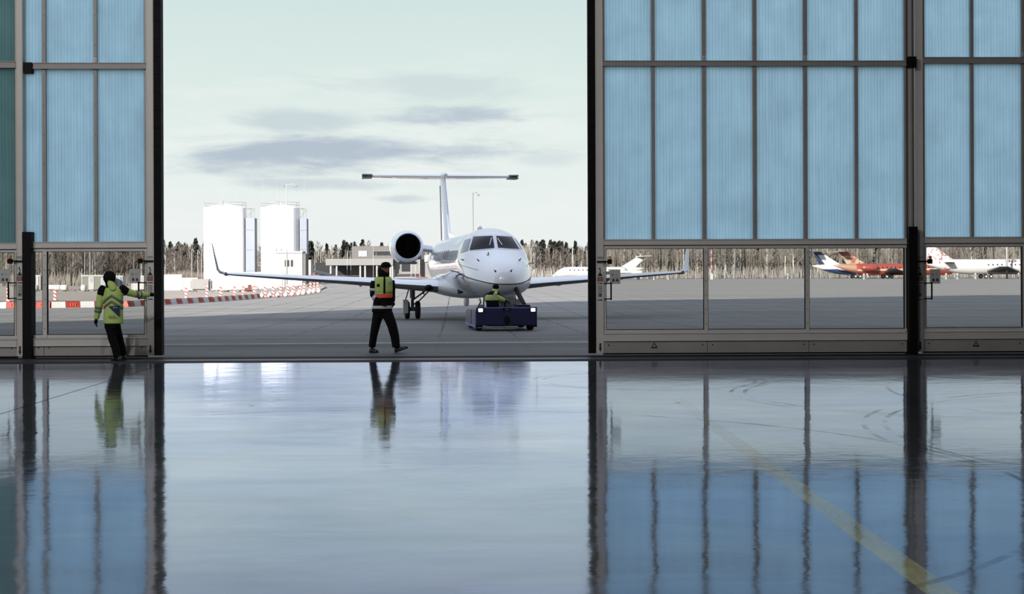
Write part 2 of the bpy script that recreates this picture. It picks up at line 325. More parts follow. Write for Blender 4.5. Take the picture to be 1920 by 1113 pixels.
# ------------------------------------------------------------------ mesh tools
class MB:
    def __init__(s): s.v = []; s.f = []; s.mi = []
    def add(s, vs, fs, mi=0):
        k = len(s.v); s.v += [tuple(p) for p in vs]; s.f += [[i + k for i in f] for f in fs]; s.mi += [mi] * len(fs); return s
    def box(s, a, b, mi=0, bev=0.0):
        x0, y0, z0 = [min(a[i], b[i]) for i in range(3)]; x1, y1, z1 = [max(a[i], b[i]) for i in range(3)]
        if bev <= 0:
            return s.add([(x0,y0,z0),(x1,y0,z0),(x1,y1,z0),(x0,y1,z0),(x0,y0,z1),(x1,y0,z1),(x1,y1,z1),(x0,y1,z1)],
                         [(0,3,2,1),(4,5,6,7),(0,1,5,4),(1,2,6,5),(2,3,7,6),(3,0,4,7)], mi)
        bm = bmesh.new(); bmesh.ops.create_cube(bm, size=1)
        for v in bm.verts: v.co = Vector((v.co.x*(x1-x0)+(x0+x1)/2, v.co.y*(y1-y0)+(y0+y1)/2, v.co.z*(z1-z0)+(z0+z1)/2))
        bmesh.ops.bevel(bm, geom=bm.edges[:], offset=bev, segments=2, affect='EDGES')
        bm.verts.ensure_lookup_table()
        s.add([v.co.copy() for v in bm.verts], [[v.index for v in f.verts] for f in bm.faces], mi); bm.free(); return s
    def loft(s, rings, cap=(True, True), mi=0, closed=True):
        n = len(rings[0]); vs = [p for r in rings for p in r]; fs = []
        for i in range(len(rings) - 1):
            for j in range(n if closed else n - 1):
                k = (j + 1) % n; fs.append((i*n+j, i*n+k, (i+1)*n+k, (i+1)*n+j))
        if cap[0]: fs.append(list(range(n))[::-1])
        if cap[1]: fs.append([(len(rings)-1)*n + j for j in range(n)])
        return s.add(vs, fs, mi)
    def tube(s, pts, r, n=8, mi=0, cap=(True, True), flat=1.0):
        pts = [Vector(p) for p in pts]; rs = r if isinstance(r, (list, tuple)) else [r] * len(pts)
        rings = []; ref = None
        for i, p in enumerate(pts):
            d = (pts[min(i+1, len(pts)-1)] - pts[max(i-1, 0)]).normalized()
            if ref is None: ref = Vector((0, 1, 0)) if abs(d.y) < 0.9 else Vector((1, 0, 0))
            u = (ref - d * ref.dot(d)).normalized(); ref = u; v_ = d.cross(u)
            rings.append([p + (u * math.cos(2*PI*j/n) * flat + v_ * math.sin(2*PI*j/n)) * rs[i] for j in range(n)])
        return s.loft(rings, cap, mi)
    def ball(s, c, r, n=10, mi=0):
        c = Vector(c); r = Vector(r) if not isinstance(r, (int, float)) else Vector((r, r, r))
        rings = []
        for i in range(1, n):
            a = PI * i / n
            rings.append([(c.x + r.x*math.sin(a)*math.cos(2*PI*j/(2*n)), c.y + r.y*math.sin(a)*math.sin(2*PI*j/(2*n)), c.z - r.z*math.cos(a)) for j in range(2*n)])
        return s.loft(rings, (True, True), mi)
    def lathe(s, prof, axis='z', c=(0, 0, 0), n=24, mi=0, cap=(False, False)):
        c = Vector(c); rings = []
        for r, h in prof:
            ring = []
            for j in range(n):
                a = 2*PI*j/n; p, q_ = r*math.cos(a), r*math.sin(a)
                ring.append(c + (Vector((p, q_, h)) if axis == 'z' else Vector((p, h, q_)) if axis == 'y' else Vector((h, p, q_))))
            rings.append(ring)
        return s.loft(rings, cap, mi)
    def prism(s, pts, y0, y1, mi=0):
        n = len(pts); vs = [(p[0], y0, p[1]) for p in pts] + [(p[0], y1, p[1]) for p in pts]
        fs = [list(range(n)), [n + i for i in range(n)][::-1]] + [(i, (i+1) % n + 0, n + (i+1) % n, n + i) for i in range(n)]
        return s.add(vs, fs, mi)
    def build(s, name, m, parent=None, smooth=False, auto=None, fix=True):
        me = bpy.data.meshes.new(name); me.from_pydata(s.v, [], s.f)
        for a in (m if isinstance(m, (list, tuple)) else [m]): me.materials.append(MT[a] if isinstance(a, str) else a)
        for p, k in zip(me.polygons, s.mi): p.material_index = k
        if fix:
            bm = bmesh.new(); bm.from_mesh(me); bmesh.ops.recalc_face_normals(bm, faces=bm.faces); bm.to_mesh(me); bm.free()
        if smooth:
            me.polygons.foreach_set('use_smooth', [True] * len(me.polygons))
            if auto: me.set_sharp_from_angle(angle=math.radians(auto))
        me.update()
        o = bpy.data.objects.new(name, me); C.objects.link(o)
        if parent: o.parent = parent
        return o
def tag(o, label=None, cat=None, group=None, kind=None):
    if label: o['label'] = label
    if cat: o['category'] = cat
    if group: o['group'] = group
    if kind: o['kind'] = kind
    return o
def empty(name, loc=(0, 0, 0), rz=0.0, label=None, cat=None, group=None, kind=None):
    o = bpy.data.objects.new(name, None); C.objects.link(o); o.location = loc; o.rotation_euler = (0, 0, rz)
    o.empty_display_size = 0.3
    return tag(o, label, cat, group, kind)
CH = {}
def copy_tree(o, parent=None):
    c = o.copy(); C.objects.link(c)
    if parent: c.parent = parent
    for ch in [k for k in o.children]: copy_tree(ch, c)
    return c
def wm(e): return Matrix.Translation(e.location) @ Matrix.Rotation(e.rotation_euler.z, 4, 'Z')
def interp(tab, s):
    """smooth monotone-ish interpolation through rows (s, a, b, ...)"""
    n = len(tab)
    if s <= tab[0][0]: return list(tab[0][1:])
    if s >= tab[-1][0]: return list(tab[-1][1:])
    i = max(k for k in range(n - 1) if tab[k][0] <= s)
    h = tab[i+1][0] - tab[i][0]; u = (s - tab[i][0]) / h; out = []
    for c in range(1, len(tab[0])):
        def sl_(k):
            if k <= 0 or k >= n - 1:
                k0, k1 = (0, 1) if k <= 0 else (n-2, n-1)
                return (tab[k1][c]-tab[k0][c])/(tab[k1][0]-tab[k0][0])
            a = (tab[k][c]-tab[k-1][c])/(tab[k][0]-tab[k-1][0]); b = (tab[k+1][c]-tab[k][c])/(tab[k+1][0]-tab[k][0])
            return 0 if a*b <= 0 else 2*a*b/(a+b)
        m0, m1 = sl_(i)*h, sl_(i+1)*h; p0, p1 = tab[i][c], tab[i+1][c]
        out.append((2*u**3-3*u**2+1)*p0+(u**3-2*u**2+u)*m0+(-2*u**3+3*u**2)*p1+(u**3-u**2)*m1)
    return out
def sst(a, b, v):
    u = min(1, max(0, (v - a) / (b - a))); return u*u*(3-2*u)
GT = [(0, 0), (34, 0), (57, -0.22), (100, -0.05), (180, 0.3), (260, 0.42), (400, 0.5), (900, 0.6)]
def gz(X, Y):
    for i in range(len(GT) - 1):
        if Y <= GT[i+1][0]: a, b = GT[i], GT[i+1]; break
    else: a, b = GT[-2], GT[-1]
    u = min(1, (Y - a[0]) / (b[0] - a[0])); bz = a[1] + (b[1]-a[1]) * u
    r = X / max(Y, 1)
    wl = sst(-0.115, -0.16, r) * sst(115, 205, Y)
    return bz * (1 - wl) - 0.9 * wl
def G(px, d, dz=0.0):
    p = flat(px, d); p.z = gz(p.x, p.y) + dz; return p

# ------------------------------------------------------------------ hangar shell
DY = 26.84 * math.cos(YAW)
def dpt(px, py=500, y=DY):
    r = ray(px, py); d = y / r.y; return Vector((0, 0, CAMH)) + r * d
def dx(px, y=DY): return dpt(px, 500, y).x
def dz(py, px, y=DY): return dpt(px, py, y).z
EDGE_Y = dpt(700, 500).y - 1.75
fl = MB().box((-36, -45, -0.3), (70, EDGE_Y, 0.0)).build('floor', 'floor'); tag(fl, kind='structure')
th = MB().box((-36, EDGE_Y, -0.3), (70, DY + 0.15, -0.012)); 
for yy in (0.28, 0.62, 1.5, 1.84): th.box((-36, EDGE_Y + yy - 0.03, -0.012), (70, EDGE_Y + yy + 0.03, 0.004))
tag(th.build('trim_1', 'track'), kind='structure')
def roofz(X): return 26.8 + max(0, min(1, (X + 36) / 22)) * 7 if X < 48 else 26.8 + 7 * (70 - X) / 22
bm_ = MB()
xs = [-36, -25, -14, 0, 20, 48, 59, 70]
DOORTOP = 13.0
bm_.prism([(-36, DOORTOP), (70, DOORTOP)] + [(X, roofz(X)) for X in xs[::-1]], DY - 0.1, DY + 0.5)
tag(bm_.build('wall_front', 'hangar_out'), kind='structure')
rf = MB(); rf.loft([[(X, -45.5, roofz(X)), (X, -45.5, roofz(X) + 0.5), (X, DY + 0.9, roofz(X) + 0.5), (X, DY + 0.9, roofz(X))] for X in xs])
tag(rf.build('ceiling', 'hangar'), kind='structure')
tag(MB().box((-36.5, -45.5, -0.3), (-36, DY + 0.5, 27.3)).build('wall_left', 'hangar'), kind='structure')
tag(MB().box((70, -45.5, -0.3), (70.5, DY + 0.5, 27.3)).build('wall_right', 'hangar'), kind='structure')
tag(MB().prism([(-36, 0), (70, 0)] + [(X, roofz(X)) for X in xs[::-1]], -45.5, -45).build('wall_back', 'hangar'), kind='structure')
# solid front wall either side of the door leaves
XL, XR = dx(-560), dx(2500)
tag(MB().box((-36, DY - 0.1, 0), (XL, DY + 0.5, DOORTOP)).build('wall_front_left', 'hangar_out'), kind='structure')
tag(MB().box((XR, DY - 0.1, 0), (70, DY + 0.5, DOORTOP)).build('wall_front_right', 'hangar_out'), kind='structure')

# ------------------------------------------------------------------ sliding door leaves
def leaf(name, cells, panes, stile, seal, rail_py, mid_py, glass_py, base_py, pxref, endrail, yoff=0.0, poly='poly', side=1, furn=True, warn=None, joints=()):
    """cells/panes: px ranges; stile: px range of the wide outer post; seal: px range of rubber"""
    y0 = DY + yoff
    e = empty(name, (0, 0, 0), kind='structure')
    X = lambda px: dx(px, y0)
    Z = lambda py: dz(py, pxref, y0)
    zr0, zr1 = Z(rail_py[1]), Z(rail_py[0]); zm0, zm1 = Z(mid_py[1]), Z(mid_py[0]); zg0, zg1 = Z(glass_py[1]), Z(glass_py[0])
    zb, ztop = 0.045, DOORTOP
    ztr0 = zr0 + 3.55
    fx0, fx1 = X(endrail[0]), X(endrail[1])
    # outer post
    a, b = sorted((X(stile[0]), X(stile[1])))
    st = MB().box((a, y0 - 0.02, zb), (b, y0 + 0.16, ztop), 0, 0.004)
    st.box((a + 0.012, y0 - 0.026, zb + 0.02), (a + 0.020, y0 - 0.019, ztop - 0.02))
    st.box((b - 0.020, y0 - 0.026, zb + 0.02), (b - 0.012, y0 - 0.019, ztop - 0.02))
    st.build('post', 'alu', e)
    if seal:
        a2, b2 = sorted((X(seal[0]), X(seal[1])))
        sm = MB().box((a2, y0 - 0.01, zb), (b2, y0 + 0.2, ztop))
        k = 0
        while 0.3 + k * 0.35 < 9: sm.box((a2 - 0.004, y0 - 0.018, 0.3 + k*0.35), (b2, y0 - 0.008, 0.312 + k*0.35)); k += 1
        sm.build('rubber_seal', 'rubber', e)
    # rails: upper, next one above the picture, middle, window head and sill
    def rail(n, z0, z1, m, d0=-0.005, d1=0.13):
        r = MB().box((fx0, y0 + d0, z0), (fx1, y0 + d1, z1), 0, 0.004)
        r.box((fx0, y0 + d0 - 0.012, z1 - 0.016), (fx1, y0 + d0, z1)); r.box((fx0, y0 + d0 - 0.012, z0), (fx1, y0 + d0, z0 + 0.016))
        return r.build(n, m, e)
    rail('upper_rail', zr0, zr1, 'alu_dark', -0.03, 0.14)
    rail('top_rail', ztr0, ztr0 + zr1 - zr0, 'alu_dark', -0.03, 0.14)
    rail('top_rail', ztr0 + 3.4, ztop, 'alu_dark', -0.03, 0.14)
    rail('middle_rail', zm0 + 0.012, zm1, 'alu', -0.02)
    MB().box((fx0, y0 + 0.0, zm0), (fx1, y0 + 0.11, zm0 + 0.012)).build('gasket', 'rubber', e)
    # window frame round the lower glazing
    wf = MB().box((fx0, y0, zg1), (fx1, y0 + 0.10, zm0)).box((fx0, y0, zg0 - 0.055), (fx1, y0 + 0.10, zg0))
    edges = sorted([q for p in panes for q in p])
    for i in range(0, len(edges) - 2, 2):
        wf.box((X(edges[i+1]), y0 - 0.015, zg0 - 0.055), (X(edges[i+2]), y0 + 0.10, zg1 + 0.03))
    wf.box((X(edges[0]) - 0.03, y0, zg0), (X(edges[0]), y0 + 0.10, zg1)); wf.box((X(edges[-1]), y0, zg0), (X(edges[-1]) + 0.03, y0 + 0.10, zg1))
    wf.build('window_frame', 'alu', e)
    zk1 = zg0 - 0.065; zk0 = zk1 - 0.155
    gs = MB()
    for p in panes:
        a, b = X(p[0]), X(p[1]); t_ = 0.010
        gs.box((a, y0 - 0.004, zg0), (a + t_, y0 + 0.05, zg1)).box((b - t_, y0 - 0.004, zg0), (b, y0 + 0.05, zg1))
        gs.box((a, y0 - 0.004, zg0), (b, y0 + 0.05, zg0 + t_)).box((a, y0 - 0.004, zg1 - t_), (b, y0 + 0.05, zg1))
    gs.build('window_gasket', 'rubber', e)
    for p in panes: MB().box((X(p[0]), y0 + 0.035, zg0), (X(p[1]), y0 + 0.045, zg1)).build('window_pane', 'glass', e)
    for i in range(0, len(edges) - 2, 2):
        mm = MB()
        for k in range(6): mm.ball((X((edges[i+1] + edges[i+2]) / 2), y0 - 0.016, zg0 + 0.12 + k * (zg1 - zg0 - 0.2) / 5), (0.010, 0.006, 0.010), 4)
        mm.build('screw', 'black', e)
    rail('lower_rail', zk0, zk1, 'alu', -0.03)
    kb = MB(); js = [fx0] + [X(j) for j in joints] + [fx1]
    for i in range(len(js) - 1):
        kb.box((js[i] + 0.004, y0 - 0.01, zb), (js[i+1] - 0.004, y0 + 0.10, zk0 - 0.008), 0, 0.004)
        for q in (js[i] + 0.10, js[i+1] - 0.10): kb.ball((q, y0 - 0.012, zb + 0.16), (0.014, 0.01, 0.014), 4, 1)
    kb.box((fx0, y0 + 0.0, zb - 0.03), (fx1, y0 + 0.09, zb), 1)
    kb.build('kick_panel', ['kick', 'black'], e)
    # ribbed panels and their mullions
    cells = sorted(cells)
    for zz0, zz1 in ((zm1, zr0), (zr1, ztr0), (ztr0 + zr1 - zr0, ztr0 + 3.4)):
        for c_ in cells:
            MB().box((X(c_[0]), y0 + 0.05, zz0), (X(c_[1]), y0 + 0.066, zz1)).build('translucent_panel', poly, e)
        for i in range(len(cells) - 1):
            a, b = X(cells[i][1]), X(cells[i+1][0])
            mu = MB().box((a, y0, zz0), (b, y0 + 0.11, zz1), 0, 0.003)
            for k in range(int((zz1 - zz0) / 0.58)):
                mu.ball(((a + b) / 2, y0 - 0.002, zz0 + 0.35 + 0.58 * k), (0.008, 0.005, 0.008), 4, 1)
            mu.build('mullion', ['alu_dark', 'black'], e)
        for q, sgn in ((cells[0][0], -1), (cells[-1][1], 1)):
            a = X(q); MB().box((a, y0 + 0.0, zz0), (a + sgn * 0.035, y0 + 0.11, zz1)).build('edge_profile', 'alu_dark', e)
    # little white stickers where every other mullion meets the upper rail
    for i in range(1, len(cells) - 1, 2):
        a, b = X(cells[i][1]), X(cells[i+1][0]); 
        MB().box((a + 0.006, y0 - 0.008, zr1 + 0.02), (b - 0.004, y0 - 0.001, zr1 + 0.10), 0).box((a + 0.02, y0 - 0.011, zr1 + 0.035), (b - 0.018, y0 - 0.007, zr1 + 0.085), 1).build('inspection_sticker', ['sticker_white', 'alu_dark'], e)
    if warn:
        cxw = X(warn); zz = zb + 0.10
        MB().prism([(cxw - 0.065, zz), (cxw + 0.065, zz), (cxw, zz + 0.115)], y0 - 0.018, y0 - 0.012).prism([(cxw - 0.035, zz + 0.022), (cxw + 0.035, zz + 0.022), (cxw, zz + 0.085)], y0 - 0.0195, y0 - 0.017, 1).build('warning_triangle', ['sticker_dark', 'kick'], e)
    if furn:
        a, b = sorted((X(stile[0]), X(stile[1]))); m_ = (a + b) / 2; yy = y0 - 0.03; wd = b - a
        zz = lambda py: dz(py, pxref, y0)
        s = MB()
        s.box((m_ - 0.055, yy, zz(484)), (m_ + 0.055, yy + 0.012, zz(479.5)), 0).box((m_ - 0.055, yy, zz(484) + 0.02), (m_ + 0.055, yy - 0.003, zz(484) + 0.028), 1)
        s.build('label_plate', ['board', 'sticker_dark'], e)
        MB().box((m_ - wd * 0.42, yy - 0.02, zz(491)), (m_ + wd * 0.46, yy + 0.012, zz(488)), 0, 0.003).build('latch_bar', 'black', e)
        # small hook shaped mark, triangle, red notice, pictogram strip
        MB().ball((m_ - 0.01, yy + 0.006, zz(502)), (0.014, 0.01, 0.018), 5).box((m_ - 0.006, yy, zz(507)), (m_ + 0.004, yy + 0.012, zz(502))).box((m_ + 0.004, yy, zz(508)), (m_ + 0.018, yy + 0.012, zz(506))).build('pictogram', 'sticker_dark', e)
        MB().prism([(m_ - 0.05, zz(516)), (m_ + 0.05, zz(516)), (m_, zz(508.5))], yy, yy + 0.012).build('warning_triangle', 'sticker_dark', e)
        r = MB().box((m_ - 0.052, yy, zz(526)), (m_ + 0.052, yy + 0.012, zz(518)), 0)
        for k in range(4): r.box((m_ - 0.04, yy - 0.002, zz(525) + 0.018 * k), (m_ + 0.04, yy, zz(525) + 0.018 * k + 0.006), 1)
        r.build('red_notice', ['sticker_red', 'board'], e)
        for pyy in (529, 560): 
            q_ = MB(); q_.box((m_ - 0.045, yy, zz(pyy + 1.6)), (m_ - 0.02, yy + 0.012, zz(pyy))).box((m_ - 0.01, yy, zz(pyy + 1.6)), (m_ + 0.045, yy + 0.012, zz(pyy))); q_.build('printed_caption', 'sticker_dark', e)
        p_ = MB().box((m_ - 0.034, yy + 0.004, zz(555)), (m_ + 0.034, yy + 0.012, zz(534.5)), 1).box((m_ - 0.027, yy, zz(554)), (m_ + 0.027, yy + 0.006, zz(535.5)), 0)
        for k, r_ in enumerate((0.010, 0.009, 0.009)): p_.ball((m_, yy - 0.001, zz(539 + 3.6 * k)), (r_, 0.004, r_ * 1.2), 5, 1)
        p_.box((m_ - 0.02, yy - 0.004, zz(553)), (m_ + 0.02, yy, zz(549.5)), 1)
        p_.build('pictogram_strip', ['board', 'sticker_dark'], e)
        ar = MB().prism([(m_ - 0.016, zb + 0.20), (m_ + 0.016, zb + 0.20), (m_ + 0.016, zb + 0.10), (m_ + 0.030, zb + 0.10), (m_, zb + 0.03), (m_ - 0.030, zb + 0.10), (m_ - 0.016, zb + 0.10)], yy - 0.001, yy + 0.010)
        ar.build('down_arrow_sticker', 'sticker_dark', e)
        # beacon, notice board and pull handle on the glass side
        ge = b if side > 0 else a
        g = lambda o_: ge + side * o_
        bk = MB().box((g(0.075), yy - 0.06, zz(494)), (g(0.155), yy + 0.03, zz(485)), 0, 0.006).box((g(-0.02), yy - 0.03, zz(491)), (g(0.08), yy + 0.02, zz(488)), 0)
        bk = bk.build('beacon_housing', 'black', e)
        ln = MB().box((g(0.095), yy - 0.05, zz(485)), (g(0.145), yy + 0.02, zz(479)), 0, 0.012).build('amber_lens', 'beacon', bk); ln['label'] = 'amber beacon lens'
        bo = MB().box((g(0.115), yy - 0.01, zz(531)), (g(0.325), yy + 0.0, zz(504)), 0, 0.004).build('notice_board', 'board', e)
        q_ = MB(); gg = (g(0.115) + g(0.325)) / 2
        q_.box((gg - 0.06, yy - 0.013, zz(515)), (gg - 0.035, yy - 0.009, zz(513))).box((gg + 0.01, yy - 0.013, zz(514.3)), (gg + 0.045, yy - 0.009, zz(513.6)))
        for o_ in (-0.055, 0.02):
            q_.ball((gg + o_ + 0.02, yy - 0.011, zz(521.5)), (0.011, 0.003, 0.012), 5).box((gg + o_, yy - 0.013, zz(526.5)), (gg + o_ + 0.045, yy - 0.009, zz(522.5)))
        q_.build('board_print', 'sticker_dark', bo)
        hd = MB().tube([(g(0.135), yy - 0.06, zz(528)), (g(0.135), yy - 0.06, zz(561))], 0.016, 10)
        for pyy in (530, 559): hd.tube([(g(0.135), yy - 0.06, zz(pyy)), (g(0.02), yy - 0.05, zz(pyy)), (g(0.01), yy + 0.02, zz(pyy))], 0.012, 8)
        hd.build('pull_handle', 'black', e)
    return e
leaf('door_1', [(47, 80), (87, 177), (183, 272)], [(50, 80), (88, 271)], (275, 289), (289.5, 303), (118, 129.5), (453, 465.5), (471, 627), 675, 180, (40, 275.5), side=-1, joints=(82,))
leaf('door_2', [(1135, 1223), (1229, 1318), (1325, 1413), (1420, 1508), (1515, 1604), (1610, 1697)], [(1136, 1320), (1327, 1510), (1517, 1696)],
     (1117.5, 1132), (1103.5, 1117), (114, 124), (448, 459.5), (465, 617), 663, 1400, (1131, 1700), side=1, warn=1226, joints=(1326, 1516))
leaf('door_3', [(1735, 1821), (1827, 1917), (1924, 2012), (2019, 2108)], [(1736, 1917), (1924, 2108)],
     (1717, 1731.5), None, (107.5, 119), (444, 456.5), (462, 614), 661, 1830, (1731, 2115), yoff=0.05, side=1, warn=1829, joints=(1921,))
leaf('door_4', [(-160, -70), (-63, 29)], [(-160, 27)], (31.5, 44), None, (115, 127.5), (455, 468), (473, 629), 676, 20, (-165, 31.5), yoff=-0.12, poly='poly_teal', side=-1)
# plain outer leaves closing the run beyond the picture
tag(MB().box((XL, DY, 0.02), (dx(-166), DY + 0.15, DOORTOP)).build('wall_far_left_leaf', 'hangar'), kind='structure')
tag(MB().box((dx(2116), DY, 0.02), (XR, DY + 0.15, DOORTOP)).build('wall_far_right_leaf', 'hangar'), kind='structure')
for n_, (a_, b_, ty, by_) in enumerate(((46.5, 63, 435, 118), (1700, 1716.5, 425, 107))):
    e = empty('trim_%d' % (n_ + 3), (0, 0, 0), kind='structure')
    xa_, xb_ = dx(a_), dx(b_)
    MB().box((xa_, DY - 0.16, 0.0), (xb_, DY + 0.12, dz(ty, a_)), 0, 0.006).build('drive_box', 'black', e)
    MB().box((xa_ + 0.01, DY - 0.09, dz(by_ + 20, a_)), (xb_ + 0.005, DY + 0.1, dz(by_, a_)), 0, 0.006).build('guide_bracket', 'black', e)
    if n_ == 1:
        MB().tube([((xa_ + xb_) / 2 + 0.01, DY + 0.03, dz(ty, a_)), ((xa_ + xb_) / 2 + 0.01, DY + 0.03, DOORTOP)], 0.055, 12).box((xa_, DY + 0.06, dz(ty, a_)), (xb_, DY + 0.1, DOORTOP)).build('guide_profile', 'alu_dark', e)
    else:
        MB().box((dx(43.5), DY - 0.02, 0.05), (dx(47), DY + 0.1, DOORTOP)).build('guide_profile', 'black', e)
# unseen fill lamps, added to brighten the door frames and people
for i, (lx, ly, pw) in enumerate(((-14, 6, 1700), (-4, 4, 750), (6, 4, 80), (-9, 16, 400))):
    r = empty('added_fill_lamp', (lx, ly, 15.0), label=('added white fill lamp hanging over the %s' % ('left floor', 'middle of the floor', 'yellow floor line', 'left door leaf')[i]), cat='lamp', group='added fill lamps')
    MB().lathe([(0.08, 0.35), (0.12, 0.3), (0.45, 0.05), (0.47, 0.0), (0.44, 0.0)], n=20, cap=(True, False)).tube([(0, 0, 0.3), (0, 0, roofz(lx) - 15.1)], 0.012, 6).build('reflector', 'alu', r)
    l = bpy.data.lights.new('lamp_light', 'AREA'); l.shape = 'DISK'; l.size = 0.8; l.energy = pw; l.color = (1.0, 0.97, 0.95)
    lo_ = bpy.data.objects.new('lamp_light', l); C.objects.link(lo_); lo_.parent = r; lo_.location = (0, 0, -0.02)
    tgt = Vector((lx * 0.5, DY, 3.0)) - Vector((lx, ly, 15)); lo_.rotation_euler = tgt.to_track_quat('-Z', 'Y').to_euler()

# ------------------------------------------------------------------ ground outside
rs = [-0.75 + 0.03 * k for k in range(51)]; ys = [DY + 0.15, 30, 34, 40, 46, 52, 57, 62, 70, 80, 90, 100, 112, 125, 140, 160, 180, 205, 230, 260, 300, 345, 420, 600, 900, 1500]
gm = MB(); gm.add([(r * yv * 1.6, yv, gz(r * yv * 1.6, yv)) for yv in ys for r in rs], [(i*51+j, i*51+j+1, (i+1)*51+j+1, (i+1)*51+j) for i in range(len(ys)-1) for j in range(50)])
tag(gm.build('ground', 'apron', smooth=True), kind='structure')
def drape(name, outline_fn, y0, y1, m, n=40, k=26, dz_=0.03):
    q = MB(); rows = []
    for i in range(n + 1):
        yv = y0 + (y1 - y0) * i / n; a, b = outline_fn(yv)
        rows.append([(a + (b - a) * j / k, yv, gz(a + (b - a) * j / k, yv) + dz_) for j in range(k + 1)])
    q.add([p for r in rows for p in r], [(i*(k+1)+j, i*(k+1)+j+1, (i+1)*(k+1)+j+1, (i+1)*(k+1)+j) for i in range(n) for j in range(k)])
    o = q.build(name, m, smooth=True); tag(o, kind='structure'); return o
def soil_edge(yv):
    b = interp([(92, -23.5), (104, -19.5), (120, -15.5), (150, -17.5), (220, -26.5), (350, -44)], yv)[0]
    return (-300, b)
drape('ground_soil', soil_edge, 92, 350, 'soil', 60, 40)
drape('ground_grass', lambda yv: (-700, 700), 350, 1200, 'grass', 20, 60, 0.05)

# ------------------------------------------------------------------ the business jet
import sys
TH = 0.138 - YAW
jp = Vector((0, 0, 0)) + (FW + RT * (-0.17 / 43.0)) * 43.0
JET = empty('business_jet', (jp.x, jp.y, 0.0), TH, 'white twin engine business jet with T tail and winglets, nose towards the hangar', 'airplane')
JM = wm(JET); JI = JM.inverted()
FT = [(0, 0.001, 1.40, 1.38), (0.04, 0.22, 1.60, 1.18), (0.12, 0.37, 1.74, 1.07), (0.3, 0.54, 1.90, 0.99), (0.55, 0.69, 2.03, 0.93), (0.9, 0.83, 2.16, 0.90),
      (1.4, 0.98, 2.32, 0.86), (1.9, 1.06, 2.46, 0.84), (2.25, 1.10, 2.66, 0.84), (2.65, 1.13, 2.89, 0.84), (3.1, 1.15, 3.05, 0.85), (3.7, 1.16, 3.18, 0.86), (4.6, 1.17, 3.24, 0.88),
      (17, 1.17, 3.24, 0.90), (19, 1.06, 3.24, 1.15), (21, 0.80, 3.18, 1.68), (23, 0.42, 3.02, 2.25), (24.4, 0.10, 2.80, 2.62)]
def fring(s, n=40, g=0.0):
    w_, zt, zb = interp(FT, s); zmf = 0.5 if s > 4.6 else 0.36 + 0.14 * sst(0, 4.6, s)
    zm = zb + (zt - zb) * zmf; r = []
    for j in range(n):
        a = 2*PI*j/n; sn, cs = math.sin(a), math.cos(a)
        p = 2 / 2.15 if s < 4.6 else 1.0
        X = (w_ + g) * math.copysign(abs(cs) ** p, cs); Zv = zm + ((zt + g - zm) if sn > 0 else (zm - zb + g)) * math.copysign(abs(sn) ** p, sn)
        r.append(Vector((X, s, Zv)))
    return r
ss = [0, .02, .05, .1, .15, .22, .3, .42, .55, .7, .9, 1.15, 1.4, 1.65, 1.9, 2.05, 2.25, 2.45, 2.65, 2.85, 3.1, 3.4, 3.7, 4.1, 4.6, 6, 8, 10, 12, 14, 16, 17, 18, 19, 20, 21, 22, 23, 23.8, 24.4]
fm = MB().loft([fring(s, 48) for s in ss])
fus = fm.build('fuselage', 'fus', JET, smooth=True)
bvh = BVHTree.FromPolygons([Vector(v) for v in fm.v], fm.f)
def cast(px, py):
    o = JI @ Vector((0, 0, CAMH)); d = (JI.to_3x3() @ ray(px, py)).normalized()
    loc, nor, _, _ = bvh.ray_cast(o, d)
    if loc is None: return None, None
    if nor.dot(d) > 0: nor = -nor
    return loc, nor
def decal(name, quad, m, parent, off=0.012, n=8, inv=1.0):
    """a thin skin on the fuselage between four image points"""
    vs = []; 
    for i in range(n + 1):
        for j in range(n + 1):
            u, v = i / n, j / n
            x_ = (1-u)*(1-v)*quad[0][0] + u*(1-v)*quad[1][0] + u*v*quad[2][0] + (1-u)*v*quad[3][0]
            y_ = (1-u)*(1-v)*quad[0][1] + u*(1-v)*quad[1][1] + u*v*quad[2][1] + (1-u)*v*quad[3][1]
            l, nn = cast(x_, y_)
            if l is None: return None
            vs.append(l + nn * off)
    f = [(i*(n+1)+j, i*(n+1)+j+1, (i+1)*(n+1)+j+1, (i+1)*(n+1)+j) for i in range(n) for j in range(n)]
    mb = MB().add(vs, f); o = mb.build(name, m, parent, smooth=True)
    return o
fr_l = decal('windscreen_frame', [(886, 441), (925, 440), (929, 467), (877, 471)], 'belly', JET, 0.006)
fr_r = decal('windscreen_frame', [(928.5, 440), (961, 441.5), (978, 469), (932, 467)], 'belly', JET, 0.006)
for q in ([(888, 443.8), (923.5, 442.4), (927, 465), (880.5, 469)], [(930.5, 442.6), (959, 444), (973.5, 466.8), (934, 464.7)]):
    wsn = decal('windscreen', q, 'cockpit', JET, 0.014)
decal('side_window', [(883, 447), (877, 470), (863, 474.5), (871, 450)], 'side_glass', JET, 0.010)
decal('side_window', [(964, 445), (967, 448), (979.5, 467), (977.5, 466.5)], 'side_glass', JET, 0.010)
def onfus(px, py, off=0.0):
    l, nn = cast(px, py); return l + nn * off, nn
for a, b in (((921.5, 447), (918, 461)), ((933, 448), (941.5, 460.5))):
    pa, na = onfus(*a, 0.03); pb, nb = onfus(*b, 0.03); MB().tube([pb, pa], 0.012, 6).build('wiper', 'metal', JET)
